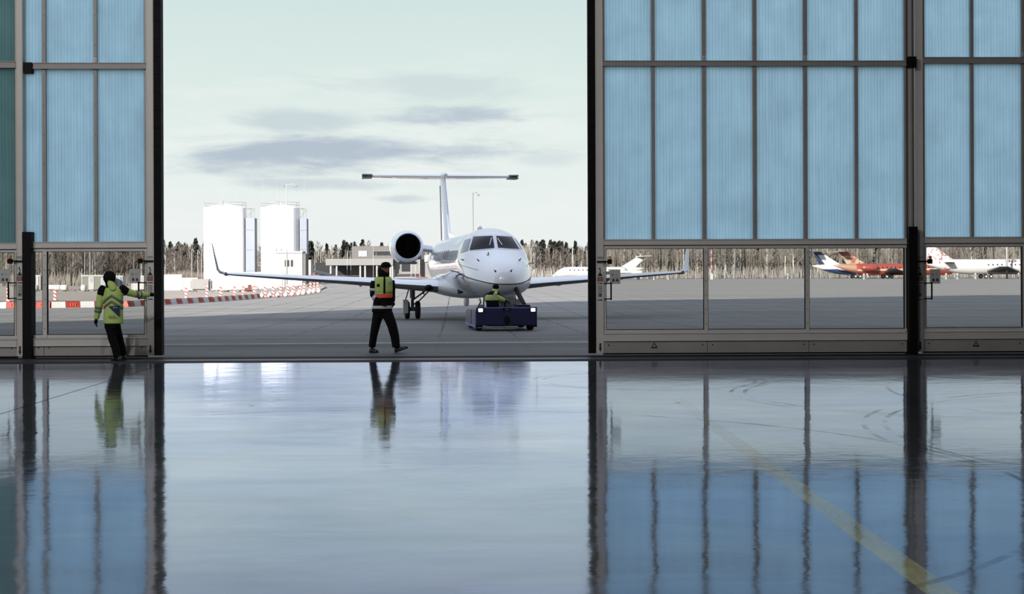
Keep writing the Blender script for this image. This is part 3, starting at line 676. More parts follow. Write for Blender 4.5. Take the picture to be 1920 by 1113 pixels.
# antennae and probes on the nose
for px, py in ((868.5, 487), (897.5, 488.5), (974, 487.5), (929, 508.5), (958, 508)):
    l, nn = onfus(px, py); m_ = MB().ball(l, 0.03, 5).tube([l, l + nn * 0.09], 0.014, 6); m_.build('probe', 'black', JET)
l, nn = onfus(915.5, 477); MB().box(l + Vector((-0.05, -0.03, -0.02)), l + Vector((0.05, 0.0, 0.0))).box(l + Vector((-0.016, -0.04, -0.02)), l + Vector((0.016, 0.0, 0.075))).build('nose_mark', 'sticker_dark', JET)
# trim line running round the nose and up the flanks
def strip(name, zf, hw, m, s0, s1, sides=(-1, 1), off=0.008):
    q = MB()
    for sd in sides:
        rows = []
        ns = 44
        for i in range(ns + 1):
            s = s0 + (s1 - s0) * (i / ns) ** 1.6; w_, zt, zb = interp(FT, s); zmf = 0.5 if s > 4.6 else 0.36 + 0.14 * sst(0, 4.6, s); zm = zb + (zt - zb) * zmf
            row = []
            for k in (-1, 0, 1):
                zz = zf(s) + k * hw; dd = (zz - zm) / ((zt - zm) if zz > zm else (zm - zb)); dd = max(-1, min(1, dd))
                e_ = 2.15 if s < 4.6 else 2.0
                xx = w_ * (max(0, 1 - abs(dd) ** e_)) ** (1 / e_); row.append((sd * (xx + off), s - off * 0.6, zz))
            rows.append(row)
        q.loft(rows, (False, False), closed=False)
    return q.build(name, m, JET, smooth=True)
zline = lambda s: 1.30 + 0.52 * (1 - math.exp(-s / 3.2))
strip('trim_line', zline, 0.017, 'sticker_dark', 0.002, 7.0)
strip('trim_line', lambda s: 1.62 + 0.62 * (1 - math.exp(-s / 3.0)) * 0.8, 0.006, 'gear', 1.0, 3.8, (-1,))
# cabin windows
cw = 0
for sd in (-1, 1):
    for k in range(11):
        s = 8.4 + k * 0.78; r = []; zc = 2.36
        for j in range(14):
            a = 2*PI*j/14; ys_, zs_ = s + 0.13*math.cos(a), zc + 0.21*math.sin(a)
            xx = 1.17 * math.sqrt(max(0, 1 - ((zs_ - 2.065) / 1.175) ** 2)); r.append((sd * (xx + 0.010), ys_, zs_))
        MB().add(r, [list(range(14))]).build('cabin_window', 'gear', JET, fix=False)
# belly and wing root fairing
def erings(tab, n=28):
    out = []
    for s, w_, zc, h in tab: out.append([(w_*math.cos(2*PI*j/n), s, zc + h*math.sin(2*PI*j/n)) for j in range(n)])
    return out
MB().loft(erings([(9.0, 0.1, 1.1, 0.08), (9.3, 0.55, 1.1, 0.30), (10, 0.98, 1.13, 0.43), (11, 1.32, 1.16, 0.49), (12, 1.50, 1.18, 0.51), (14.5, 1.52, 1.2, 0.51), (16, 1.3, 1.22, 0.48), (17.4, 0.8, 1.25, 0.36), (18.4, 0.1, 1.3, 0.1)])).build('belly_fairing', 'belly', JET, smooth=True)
def airfoil(x_, sle, zc, ch, th, inc=0.0, n=10, vert=False):
    up = []; 
    for i in range(n + 1):
        u = (1 - math.cos(PI * i / n)) / 2; yt = 5 * th * (0.2969*math.sqrt(u) - 0.126*u - 0.3516*u*u + 0.2843*u**3 - 0.1015*u**4)
        cam_ = 0.02 * math.sin(PI * u) if not vert else 0; up.append((u, cam_ + yt, cam_ - yt))
    pts = [(u, a) for u, a, b in up] + [(u, b) for u, a, b in up[::-1][1:-1]]
    ci, si = math.cos(inc), math.sin(inc); out = []
    for u, v in pts:
        y_ = u*ch*ci + v*ch*si; zz = v*ch*ci - u*ch*si
        out.append((x_, sle + y_, zc + zz) if not vert else (x_ + v*ch, sle + u*ch, zc))
    return out
WT = [(0.9, 10.6, 1.14, 4.5, 0.13), (1.5, 10.95, 1.17, 4.2, 0.13), (3.5, 12.0, 1.30, 3.0, 0.125), (6.5, 13.45, 1.48, 2.0, 0.12), (9.4, 14.8, 1.66, 1.25, 0.11), (9.85, 15.05, 1.70, 1.15, 0.11)]
for sd in (-1, 1):
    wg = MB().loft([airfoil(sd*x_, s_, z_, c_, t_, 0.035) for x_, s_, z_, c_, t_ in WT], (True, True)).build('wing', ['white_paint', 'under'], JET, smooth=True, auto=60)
    for p_ in wg.data.polygons: p_.material_index = 1 if p_.normal.z < -0.45 else 0  # down-facing skin takes the painted shade colour
    wl = []
    for x_, s_, z_, c_, ang in ((9.85, 15.05, 1.70, 1.15, 0), (10.02, 15.2, 1.74, 1.05, 0.5), (10.14, 15.4, 1.86, 0.95, 1.0), (10.22, 15.7, 2.15, 0.8, 1.3), (10.34, 16.1, 2.6, 0.55, 1.32), (10.44, 16.45, 3.0, 0.32, 1.32)):
        ring = airfoil(0, s_, 0, c_, 0.10, 0)
        wl.append([(sd*(x_ - p[2]*math.sin(ang)), p[1], z_ + p[2]*math.cos(ang)) for p in ring])
    MB().loft(wl).build('winglet', 'gear' if sd < 0 else 'belly', JET, smooth=True, auto=60)
    MB().box((sd*9.72, 14.93, 1.60), (sd*9.80, 15.9, 1.75)).build('static_band', 'gear', JET)
    for x_ in (4.2, 6.4):   # flap track fairings
        MB().ball((sd*x_, 14.6 + (x_-4)*0.35, 1.22 + (x_-4)*0.06), (0.09, 0.8, 0.12), 8).build('flap_track_fairing', 'belly', JET, smooth=True)
    # landing light in the wing root
    MB().ball((sd*1.62, 11.0, 1.10), (0.17, 0.15, 0.13), 8).build('landing_light', 'black', JET, smooth=True)
# fin, dorsal fillet, tailplane
FN = [(3.1, 19.0, 4.2), (3.5, 19.9, 3.4), (4.6, 20.8, 2.8), (6.0, 22.0, 2.15), (6.35, 22.3, 2.0)]
MB().loft([airfoil(0, s_, z_, c_, 0.10, 0, 10, True) for z_, s_, c_ in FN]).build('fin', 'belly', JET, smooth=True, auto=60)
MB().loft([[(-0.02, 15.8, 3.20), (0.02, 15.8, 3.20), (0.02, 15.8, 3.22), (-0.02, 15.8, 3.22)], [(-0.07, 19.2, 3.15), (0.07, 19.2, 3.15), (0.03, 19.2, 3.50), (-0.03, 19.2, 3.50)], [(-0.10, 20.8, 3.15), (0.10, 20.8, 3.15), (0.04, 20.8, 4.5), (-0.04, 20.8, 4.5)]]).build('dorsal_fillet', 'white_paint', JET)
MB().loft([airfoil(0, 23.2 - (z_-3.4)*0.0 + (z_-3.4)*0.33, z_, 0.9 - (z_-3.4)*0.05, 0.10, 0, 8, True) for z_ in (3.3, 4.6, 6.0)]).build('rudder', 'gear', JET, smooth=True, auto=60)
MB().loft([[(r_*math.cos(2*PI*j/16), s_, 6.38 + 0.75*r_*math.sin(2*PI*j/16)) for j in range(16)] for s_, r_ in ((21.6, 0.02), (21.9, 0.14), (22.5, 0.2), (23.6, 0.18), (24.6, 0.08), (25.0, 0.02))]).build('tail_bullet', 'white_paint', JET, smooth=True)
for sd in (-1, 1):
    tp = MB().loft([airfoil(sd*x_, s_, z_, c_, 0.10, 0.02) for x_, s_, z_, c_ in ((0.1, 22.3, 6.34, 1.9), (1.9, 23.1, 6.40, 1.5), (3.45, 23.8, 6.45, 1.1))]).build('tailplane', 'white_paint', JET, smooth=True, auto=60)
    MB().loft([airfoil(sd*x_, s_, z_, c_, 0.10, 0.02) for x_, s_, z_, c_ in ((3.36, 23.70, 6.47, 1.3), (3.84, 23.9, 6.50, 1.1))]).loft([airfoil(sd*x_, s_, z_, c_, 0.08, 0.02) for x_, s_, z_, c_ in ((3.36, 23.70, 6.40, 1.3), (3.84, 23.9, 6.38, 1.1))]).build('tailplane_tip', 'gear', tp, smooth=True, auto=60)
# engines
for sd in (-1, 1):
    ex, ez = sd*2.08, 2.86
    en = MB().lathe([(0.56, 16.62), (0.60, 16.60), (0.64, 16.66), (0.70, 16.95), (0.735, 17.5), (0.74, 18.4), (0.68, 19.6), (0.56, 20.6), (0.50, 20.9), (0.44, 20.9), (0.44, 20.3)], 'y', (ex, 0, ez - 0.02), 40)
    en = en.build('engine_nacelle', 'white_paint', JET, smooth=True)
    MB().lathe([(0.50, 17.1), (0.51, 16.75), (0.545, 16.58), (0.57, 16.56), (0.60, 16.59), (0.615, 16.64)], 'y', (ex, 0, ez), 40).build('intake_lip', 'metal', en, smooth=True)
    MB().lathe([(0.512, 16.74), (0.50, 17.1), (0.50, 17.6)], 'y', (ex, 0, ez), 32).build('intake_duct', 'black', en, smooth=True)
    fb = MB()
    for k in range(22):
        a = 2*PI*k/22; b_ = a + 0.2
        fb.add([(ex + 0.14*math.cos(a), 17.5, ez + 0.14*math.sin(a)), (ex + 0.14*math.cos(b_), 17.56, ez + 0.14*math.sin(b_)), (ex + 0.5*math.cos(b_), 17.6, ez + 0.5*math.sin(b_)), (ex + 0.5*math.cos(a), 17.48, ez + 0.5*math.sin(a))], [(0, 1, 2, 3)])
    fb.lathe([(0.0005, 17.2), (0.10, 17.35), (0.15, 17.55)], 'y', (ex, 0, ez), 20).lathe([(0.0005, 17.7), (0.5, 17.7)], 'y', (ex, 0, ez), 20)
    fb.build('fan', 'fan', en)
    MB().box((ex - 0.42, 16.9, ez - 0.78), (ex + 0.42, 17.1, ez - 0.66), 0, 0.03).ball((ex + sd*-0.5, 17.0, ez - 0.48), (0.12, 0.3, 0.10), 6).build('nacelle_scoop', 'gear', en)
    MB().loft([airfoil(sd*x_, 17.2, 2.72 + (x_-1.0)*0.10, 2.6, 0.12) for x_ in (0.95, 1.5)]).build('engine_pylon', 'belly', JET, smooth=True, auto=60)
# landing gear
def wheel(parent, c, r, wdt, name='wheel'):
    wv = MB().lathe([(r*0.55, -wdt/2), (r*0.85, -wdt/2), (r*0.97, -wdt*0.36), (r, -wdt*0.15), (r, wdt*0.15), (r*0.97, wdt*0.36), (r*0.85, wdt/2), (r*0.55, wdt/2)], 'x', c, 28).build(name, 'tyre', parent, smooth=True)
    MB().lathe([(0.001, -wdt*0.30), (r*0.3, -wdt*0.34), (r*0.36, -wdt*0.2), (r*0.56, -wdt*0.48), (r*0.56, wdt*0.48), (r*0.36, wdt*0.2), (r*0.3, wdt*0.34), (0.001, wdt*0.30)], 'x', c, 20).build('hub', 'gear', wv, smooth=True)
    return wv
for sd in (-1, 1):
    gx, gy, gzv = sd*2.05, 14.3, -0.22
    mg = MB().tube([(gx, gy, 1.25), (gx, gy, 0.65)], 0.11, 14).tube([(gx, gy, 0.7), (gx, gy, 0.2)], 0.065, 12).tube([(gx - 0.26, gy, 0.15), (gx + 0.26, gy, 0.15)], 0.05, 10)
    mg.box((gx-0.10, gy-0.12, 0.1), (gx+0.10, gy+0.1, 0.3), 0, 0.03)
    mg = mg.build('main_gear_strut', 'gear', JET, smooth=True, auto=40)
    MB().tube([(gx, gy, 0.55), (gx - sd*0.75, gy, 1.1)], 0.035, 8).tube([(gx, gy-0.03, 0.35), (gx - sd*0.3, gy - 0.05, 0.55), (gx - sd*0.7, gy, 0.95)], 0.028, 8).build('side_brace', 'gear', mg)
    MB().tube([(gx + sd*0.3, gy+0.1, 0.5), (gx + sd*0.1, gy, 1.2)], 0.025, 8).build('retract_link', 'gear', mg); MB().tube([(gx - sd*0.5, gy+0.2, 0.8), (gx - sd*0.35, gy, 1.15)], 0.03, 8).build('retract_link', 'gear', mg)
    for o_ in (-0.22, 0.22): wheel(mg, (gx + o_, gy, gzv + 0.37), 0.37, 0.20)
    MB().box((gx + sd*0.37, gy - 0.28, 0.02), (gx + sd*0.40, gy + 0.3, 0.60), 0, 0.01).box((gx + sd*0.20, gy - 0.40, 0.02), (gx + sd*0.40, gy - 0.385, 0.58), 0, 0.005).build('gear_door', 'belly', mg)
ngx, ngy = 0.03, 2.7
ng = MB().tube([(ngx, ngy + 0.1, 1.0), (ngx, ngy, 0.62)], 0.08, 12).tube([(ngx, ngy, 0.66), (ngx, ngy - 0.04, 0.28)], 0.05, 12).tube([(ngx - 0.18, ngy - 0.04, 0.30), (ngx + 0.18, ngy - 0.04, 0.30)], 0.035, 8)
ng = ng.box((ngx - 0.08, ngy - 0.16, 0.55), (ngx + 0.08, ngy, 0.75), 0, 0.02).build('nose_gear_strut', 'gear', JET, smooth=True, auto=40)
for o_ in (-0.13, 0.13): wheel(ng, (ngx + o_, ngy - 0.04, 0.30), 0.24, 0.14)
MB().tube([(ngx, ngy + 0.7, 0.98), (ngx, ngy + 0.05, 0.45)], 0.035, 8).build('drag_brace', 'gear', ng)
MB().box((ngx - 0.36, ngy - 0.1, 0.62), (ngx - 0.33, ngy + 0.7, 0.95), 0, 0.01).build('nose_gear_door', 'belly', ng); MB().box((ngx + 0.18, ngy - 0.1, 0.62), (ngx + 0.21, ngy + 0.7, 0.95), 0, 0.01).build('nose_gear_door', 'belly', ng)
MB().lathe([(0.10, 0.72), (0.10, 0.50), (0.07, 0.44), (0.001, 0.43)], 'z', (-0.42, 8.2, 0), 14).build('belly_mast', 'belly', JET, smooth=True)
MB().loft([[(-0.02, 7.2, 3.22), (0.02, 7.2, 3.22), (0.02, 7.6, 3.22), (-0.02, 7.6, 3.22)], [(-0.012, 7.45, 3.48), (0.012, 7.45, 3.48), (0.012, 7.65, 3.48), (-0.012, 7.65, 3.48)]]).build('blade_antenna', 'white_paint', JET)
MB().ball((-0.2, 5.6, 3.22), (0.10, 0.16, 0.13), 8).build('beacon_light', 'belly', JET, smooth=True)
MB().tube([(1.12, 2.6, 1.98), (1.34, 2.45, 2.02), (1.36, 2.5, 2.5), (1.26, 2.55, 2.55)], 0.018, 8).build('side_probe', 'gear', JET)
MB().tube([(-1.0, 3.2, 1.62), (-1.22, 3.0, 1.62), (-1.32, 2.95, 1.55)], 0.03, 8).build('side_probe', 'gear', JET)
MB().loft([[(-0.9, 6.0, 1.02), (-0.75, 6.0, 0.98), (-0.86, 6.0, 0.93)], [(-0.95, 6.35, 1.10), (-0.7, 6.35, 0.98), (-0.92, 6.35, 0.90)]]).build('vent_scoop', 'black', JET)
random.seed(7)
def gy(px, py):
    """ground point seen at an image point"""
    d0, d1 = 20.0, 900.0
    for _ in range(50):
        d = (d0 + d1) / 2; p = P(px, py, d)
        if p.z > gz(p.x, p.y): d0 = d
        else: d1 = d
    p = P(px, py, d0); p.z = gz(p.x, p.y); return p, d0
# ------------------------------------------------------------------ the tow tractor
TD = 40.3
tp_ = G(950, TD)
TUG = empty('tow_tractor', tp_, TH, 'low dark blue towbarless tow tractor with two lit headlamps under the jet nose', 'tow tractor')
hull = MB().box((-0.91, 0.0, 0.16), (0.91, 0.10, 0.70), 0, 0.03)
hull.build('front_plate', 'tug_blue', TUG)
MB().box((-0.90, -0.006, 0.56), (0.90, 0.0, 0.575), 1).box((-0.91, -0.01, 0.665), (0.91, 0.10, 0.705), 0).build('front_plate_trim', ['tug_light', 'tug_blue'], TUG)
for sd in (-1, 1):
    f = MB().prism([(0.10, 0.16), (3.0, 0.16), (3.0, 0.52), (2.4, 0.60), (0.10, 0.62)], -0.0, 0.34)
    f.v = [((sd*(0.57 + y_)), x_, z_) for x_, y_, z_ in f.v]
    fd = f.build('side_fender', 'tug_blue', TUG)
    MB().box((sd*0.90, 0.12, 0.10), (sd*0.93, 3.0, 0.17)).box((sd*0.895, 0.12, 0.17), (sd*0.925, 0.17, 0.6)).box((sd*0.895, 1.4, 0.17), (sd*0.925, 1.46, 0.6)).build('fender_edge', 'tug_light', fd)
    for yy in (0.55, 2.5): wheel(TUG, (sd*0.78, yy, 0.24), 0.24, 0.2)
    hl = MB().box((sd*0.87, -0.02, 0.55), (sd*0.69, 0.0, 0.69), 0, 0.01).build('headlamp', 'black', TUG)
    MB().box((sd*0.85, -0.035, 0.57), (sd*0.72, -0.018, 0.67), 0, 0.008).build('lit_lens', 'lamp', hl)['label'] = 'glowing white headlamp lens'
MB().box((-0.13, -0.012, 0.60), (0.13, 0.0, 0.68)).box((-0.05, -0.016, 0.63), (0.07, -0.010, 0.65), 1).build('name_plate', ['black', 'steel'], TUG)
MB().box((-0.07, -0.10, 0.24), (0.07, 0.0, 0.42), 0, 0.01).tube([(0, -0.06, 0.16), (0, -0.06, 0.46)], 0.025, 10).box((-0.06, -0.08, 0.36), (0.06, -0.06, 0.42), 1).build('tow_hitch', ['black', 'steel'], TUG)
MB().box((-0.45, -0.02, 0.085), (0.35, 0.04, 0.115)).box((-0.88, -0.01, 0.09), (-0.62, 0.05, 0.12)).build('skid_bar', 'steel', TUG)
MB().box((-0.57, 0.1, 0.14), (0.57, 1.5, 0.40)).build('chassis', 'black', TUG)
MB().box((0.28, 0.15, 0.4), (0.82, 1.2, 0.76), 0, 0.08).build('engine_cover', 'black', TUG)
MB().box((-0.62, 0.75, 0.40), (-0.14, 1.25, 0.50), 0, 0.03).build('seat', 'black', TUG)
MB().tube([(-0.85, 0.2, 0.68), (-0.74, 0.3, 0.86), (-0.70, 0.9, 0.95)], 0.02, 8).tube([(-0.66, 0.3, 0.68), (-0.62, 0.5, 1.05)], 0.02, 8).build('grab_rail', 'black', TUG)
sw = MB().tube([(0.02, 0.9, 0.4), (0.05, 0.75, 0.82)], 0.022, 8).lathe([(0.14, 0.0), (0.155, 0.015), (0.17, 0.0), (0.155, -0.015), (0.14, 0.0)], 'z', (0.05, 0.75, 0.83), 20); sw.build('steering_wheel', 'black', TUG)
MB().box((-0.40, 1.45, 0.12), (0.62, 1.6, 0.30)).box((-0.40, 1.5, 0.12), (-0.28, 2.9, 0.26)).box((0.50, 1.5, 0.12), (0.62, 2.9, 0.26)).build('wheel_cradle', 'gear', TUG)
MB().box((-0.82, 0.18, 0.62), (-0.68, 0.34, 0.78), 0, 0.03).build('control_box', 'steel', TUG)

TI = wm(TUG).inverted()
MB().tube([TI @ P(967.5, 541, 43.2), TI @ P(975, 556, 42.6), TI @ P(983, 572, 42.0)], 0.075, 10).build('lift_arm', 'black', TUG)
MB().box((0.0, 1.5, 0.3), (0.5, 1.7, 1.0), 0, 0.05).build('winch_post', 'gear', TUG)
# ------------------------------------------------------------------ people
def organic(name, mb, m, parent, vox=0.014, it=4):
    o = mb.build(name, m, parent, smooth=True, fix=True)
    md = o.modifiers.new('fuse', 'REMESH'); md.mode = 'VOXEL'; md.voxel_size = vox; md.use_smooth_shade = True
    if it:
        sm = o.modifiers.new('soften', 'SMOOTH'); sm.iterations = it; sm.factor = 0.5
    return o
def ering(c, rx, ry, n=20, tilt=0.0):
    return [(c[0] + rx*math.cos(2*PI*j/n), c[1] + ry*math.sin(2*PI*j/n), c[2] + tilt*math.cos(2*PI*j/n)) for j in range(n)]
def torso(mb, rows): return mb.loft([ering((x_, y_, z_), rx, ry) for x_, y_, z_, rx, ry in rows])
def hand(parent, name, wrist, dirv, palmn, curl, m, size=1.0, thumb=1):
    """palm, four fingers of different length and a thumb off its side, all one glove"""
    d = Vector(dirv).normalized(); nrm = Vector(palmn); nrm = (nrm - d * nrm.dot(d)).normalized(); sd = d.cross(nrm)
    wv = Vector(wrist); mb = MB()
    mb.tube([wv - d*0.03, wv, wv + d*0.045*size, wv + d*0.09*size], [0.027, 0.028, 0.036, 0.034], 10, flat=0.62)
    for k, (off, ln) in enumerate(((-0.030, 0.070), (-0.010, 0.080), (0.011, 0.074), (0.031, 0.058))):
        p = wv + d*0.085*size + sd*off*size; a = curl*(1 + 0.12*k); pts = [p - d*0.02, p]
        dd = d.copy()
        for seg in (0.45, 0.32, 0.23):
            dd = (dd * math.cos(a) + nrm * math.sin(a)).normalized(); nrm2 = nrm
            p = p + dd * ln * seg * size; pts.append(p.copy()); a *= 1.05
            nn = (nrm - dd * nrm.dot(dd)); 
            dd = dd
        mb.tube(pts, [0.010, 0.0105, 0.0095, 0.0085, 0.0075], 8)
    p = wv + d*0.03*size - sd*thumb*0.028*size
    mb.tube([p, p - sd*thumb*0.022 + d*0.025, p - sd*thumb*0.030 + d*0.052 + nrm*0.012, p - sd*thumb*0.026 + d*0.072 + nrm*0.02], [0.013, 0.012, 0.0105, 0.009], 8)
    return organic(name, mb, m, parent, 0.006, 2)
def head(mb, c, f, s=1.0):
    """skull, jaw, nose, brow, ears; f = facing direction in the horizontal plane"""
    c = Vector(c); f = Vector(f).normalized(); r = Vector((0, 0, 1)).cross(f)
    def bl(o, rad): mb.ball(c + f*o[0]*s + r*o[1]*s + Vector((0, 0, o[2]*s)), tuple(k*s for k in rad), 10)
    bl((-0.01, 0, 0.03), (0.088, 0.085, 0.095)); bl((0.02, 0, -0.045), (0.062, 0.058, 0.062)); bl((0.048, 0, -0.075), (0.03, 0.03, 0.024))
    bl((0.062, 0, 0.03), (0.028, 0.045, 0.014)); mb.tube([c + f*0.082*s + Vector((0,0,0.025*s)), c + f*0.108*s + Vector((0,0,-0.018*s)), c + f*0.085*s + Vector((0,0,-0.025*s))], [0.009*s, 0.015*s, 0.012*s], 8)
    mb.tube([c + f*0.078*s - r*0.022*s - Vector((0,0,0.048*s)), c + f*0.090*s - Vector((0,0,0.046*s)), c + f*0.078*s + r*0.022*s - Vector((0,0,0.048*s))], 0.007*s, 6)
    for q in (-1, 1): bl((-0.005, q*0.084, -0.005), (0.016, 0.012, 0.028))
    mb.tube([c - Vector((0, 0, 0.05)) - f*0.01, c - Vector((0, 0, 0.16)) - f*0.03], [0.055*s, 0.06*s], 12)
def eyes(parent, c, f, s=1.0):
    c = Vector(c); f = Vector(f).normalized(); r = Vector((0, 0, 1)).cross(f)
    for q in (-1, 1): MB().ball(c + f*0.080*s + r*q*0.030*s + Vector((0, 0, 0.008)), (0.010, 0.010, 0.007), 6).build('eye', 'sticker_dark', parent, smooth=True)
def shoe(parent, heel, toe, m='shoe', lift=0.0):
    h, t_ = Vector(heel), Vector(toe); d = t_ - h; L = d.length; d.normalize(); s_ = Vector((-d.y, d.x, 0)).normalized(); u = s_.cross(d) * -1
    if u.z < 0: u = -u
    rings = []
    for f_, w_, h_ in ((-0.06, 0.020, 0.035), (0.0, 0.040, 0.085), (0.2, 0.046, 0.105), (0.42, 0.046, 0.080), (0.65, 0.054, 0.062), (0.88, 0.046, 0.050), (1.0, 0.020, 0.032)):
        p = h + d * (L * f_); ring = []
        for j in range(14):
            a = 2*PI*j/14; zz = max(0.0, math.sin(a)) * h_ + min(0, math.sin(a)) * 0.012 + 0.012
            ring.append(p + s_ * (w_ * math.cos(a)) + u * zz)
        rings.append(ring)
    o = MB().loft(rings).build('shoe', m, parent, smooth=True)
    sl_ = []
    for f_, w_ in ((-0.05, 0.03), (0.1, 0.046), (0.45, 0.046), (0.7, 0.056), (0.92, 0.045), (1.01, 0.02)):
        p = h + d * (L * f_); sl_.append([p + s_*w_ + u*0.0, p - s_*w_, p - s_*w_ + u*0.018, p + s_*w_ + u*0.018])
    MB().loft(sl_).build('sole', 'black', o)
    return o
# --- walking ramp worker in front of the jet
pw_, dw = gy(718, 661)
W = empty('person', pw_, -YAW, 'person in black clothes with green and orange vest and beanie, striding across the apron', 'person')
K1 = F_PX / dw
def a1(cx_, cy_, y_=0.0): return ((cx_/5.858 + 670 - 718) / K1, y_, (661 - 480 - cy_/5.858) / K1)
def rw1(cx_, cy_, rx, ry, y_=0.0):
    p = a1(cx_, cy_, y_); return (p[0], p[1], p[2], rx, ry)
hf = Vector((0.62, -0.78, 0))
hc = a1(316, 142, 0.0)
b = MB(); head(b, hc, hf)
torso(b, [rw1(285, 215, 0.06, 0.06), rw1(285, 250, 0.15, 0.085), rw1(285, 330, 0.155, 0.10), rw1(280, 450, 0.13, 0.09), rw1(280, 560, 0.115, 0.085), rw1(285, 640, 0.11, 0.08)])
for h_, k_, an_ in (((245, 600, 0.03), (195, 790, 0.02), (152, 1005, 0.08)), ((335, 600, -0.03), (405, 800, -0.06), (432, 1000, -0.05))):
    b.tube([a1(*h_), a1(*k_), a1(*an_)], [0.07, 0.05, 0.038], 12)
armL = [a1(195, 275, 0.0), a1(180, 425, -0.02), a1(262, 505, -0.15)]; armR = [a1(372, 270, 0.04), a1(384, 400, 0.08), a1(392, 495, 0.02)]
b.tube(armL, [0.055, 0.045, 0.032], 12).tube(armR, [0.052, 0.042, 0.032], 12)
body = organic('body', b, 'skin', W, 0.012, 3)
eyes(W, hc, hf)
tr = MB()
torso(tr, [rw1(280, 560, 0.165, 0.12), rw1(278, 620, 0.185, 0.13), rw1(285, 680, 0.16, 0.125)])
tr.tube([a1(232, 620, 0.03), a1(205, 740, 0.03), a1(180, 860, 0.03), a1(157, 1000, 0.07)], [0.118, 0.098, 0.082, 0.074], 14)
tr.tube([a1(330, 620, -0.03), a1(385, 760, -0.05), a1(415, 880, -0.05), a1(430, 1000, -0.05)], [0.118, 0.104, 0.094, 0.083], 14)
organic('trousers', tr, 'cloth_black', W, 0.016, 5)
JR = [rw1(290, 205, 0.07, 0.07), rw1(290, 225, 0.135, 0.10), rw1(287, 255, 0.180, 0.125), rw1(287, 320, 0.186, 0.140), rw1(285, 420, 0.185, 0.145), rw1(277, 500, 0.190, 0.145), rw1(275, 570, 0.205, 0.150), rw1(272, 615, 0.215, 0.155)]
jk = MB(); torso(jk, JR)
jk.tube([armL[0], a1(182, 340, -0.01), armL[1], a1(212, 465, -0.08), armL[2]], [0.082, 0.082, 0.075, 0.066, 0.052], 14)
jk.tube([armR[0], a1(384, 330, 0.05), armR[1], armR[2]], [0.075, 0.066, 0.060, 0.050], 14)
organic('jacket', jk, 'cloth_black', W, 0.014, 3)
TAB1 = [( -r[2], r[0], r[1], r[3], r[4]) for r in JR]
def tb1(z_): return interp(TAB1, -z_)
def band(tab, z0, z1, off, name, m, parent, a0=0, a1_=2*PI, n=30, k=5, zfn=None):
    rows = []
    for i in range(k + 1):
        row = []
        for j in range(n + 1):
            a = a0 + (a1_ - a0) * j / n; zz = z0 + (z1 - z0) * i / k; cx_, cy_, rx, ry = interp(tab, -zz)
            if zfn: zz += zfn(math.cos(a))
            row.append((cx_ + (rx + off)*math.cos(a), cy_ + (ry + off)*math.sin(a), zz))
        rows.append(row)
    o = MB().loft(rows, (False, False), closed=False).build(name, m, parent, smooth=True); 
    sd = o.modifiers.new('thick', 'SOLIDIFY'); sd.thickness = 0.006; sd.offset = 0
    return o
Z = lambda cy_: a1(0, cy_)[2]
ZF = 1.5 * PI
band(TAB1, Z(412), Z(228), 0.010, 'vest', 'hivis', W, PI * 1.06, ZF + 0.10)
band(TAB1, Z(412), Z(228), 0.010, 'vest', 'hivis', W, ZF + 0.32, PI * 1.97)
band(TAB1, Z(458), Z(412), 0.011, 'orange_band', 'orange', W, PI * 1.02, PI * 1.98)
band(TAB1, Z(418), Z(402), 0.015, 'reflective_band', 'reflective', W, PI * 1.04, ZF + 0.12)
band(TAB1, Z(576), Z(543), 0.008, 'reflective_band', 'reflective', W)
band(TAB1, Z(410), Z(240), 0.014, 'reflective_band', 'reflective', W, PI * 1.05, PI * 1.14)
band(TAB1, Z(300), Z(262), 0.016, 'chest_badge', 'reflective', W, ZF + 0.60, ZF + 0.95)
band(TAB1, Z(335), Z(305), 0.018, 'chest_clip', 'cloth_black', W, ZF - 0.62, ZF - 0.30)
def cuff(p0, p1, r, name, m, parent): 
    o = MB().tube([p0, p1], r, 18, cap=(False, False)).build(name, m, parent, smooth=True); sd = o.modifiers.new('thick', 'SOLIDIFY'); sd.thickness = 0.005; return o
cuff(a1(182, 352, -0.01), a1(181, 384, -0.012), 0.085, 'sleeve_band', 'reflective', W)
cuff(a1(196, 447, -0.05), a1(222, 470, -0.09), 0.075, 'sleeve_band', 'reflective', W)
hd_ = MB().ball(a1(292, 190, 0.02), (0.125, 0.11, 0.085), 10).ball(a1(275, 165, 0.05), (0.10, 0.09, 0.09), 10)
organic('hood', hd_, 'cloth_black', W, 0.014, 3)
bn = MB().loft([[tuple(Vector(hc) + Vector((0.104*k_*math.cos(t_), 0.104*k_*math.sin(t_), zz)) ) for t_ in [2*PI*j/20 for j in range(20)]] for k_, zz in ((0.93, 0.035), (1.0, 0.05), (1.0, 0.075), (0.93, 0.105), (0.75, 0.13), (0.45, 0.145), (0.1, 0.150))])
bn.build('beanie', 'cloth_black', W, smooth=True)
hand(W, 'glove', armL[2], (0.95, -0.15, -0.2), (0.1, 0.6, -0.9), 0.45, 'cloth_black')
hand(W, 'glove', armR[2], (0.15, -0.2, -0.95), (-0.9, 0, 0), 0.5, 'cloth_black')
z0_ = 0.012
shoe(W, a1(135, 1055, 0.10)[:2] + (0.004,), a1(228, 1055, 0.0)[:2] + (0.004,))
shoe(W, a1(424, 1056, -0.02)[:2] + (0.006,), a1(560, 1000, -0.09)[:2] + (0.10,))
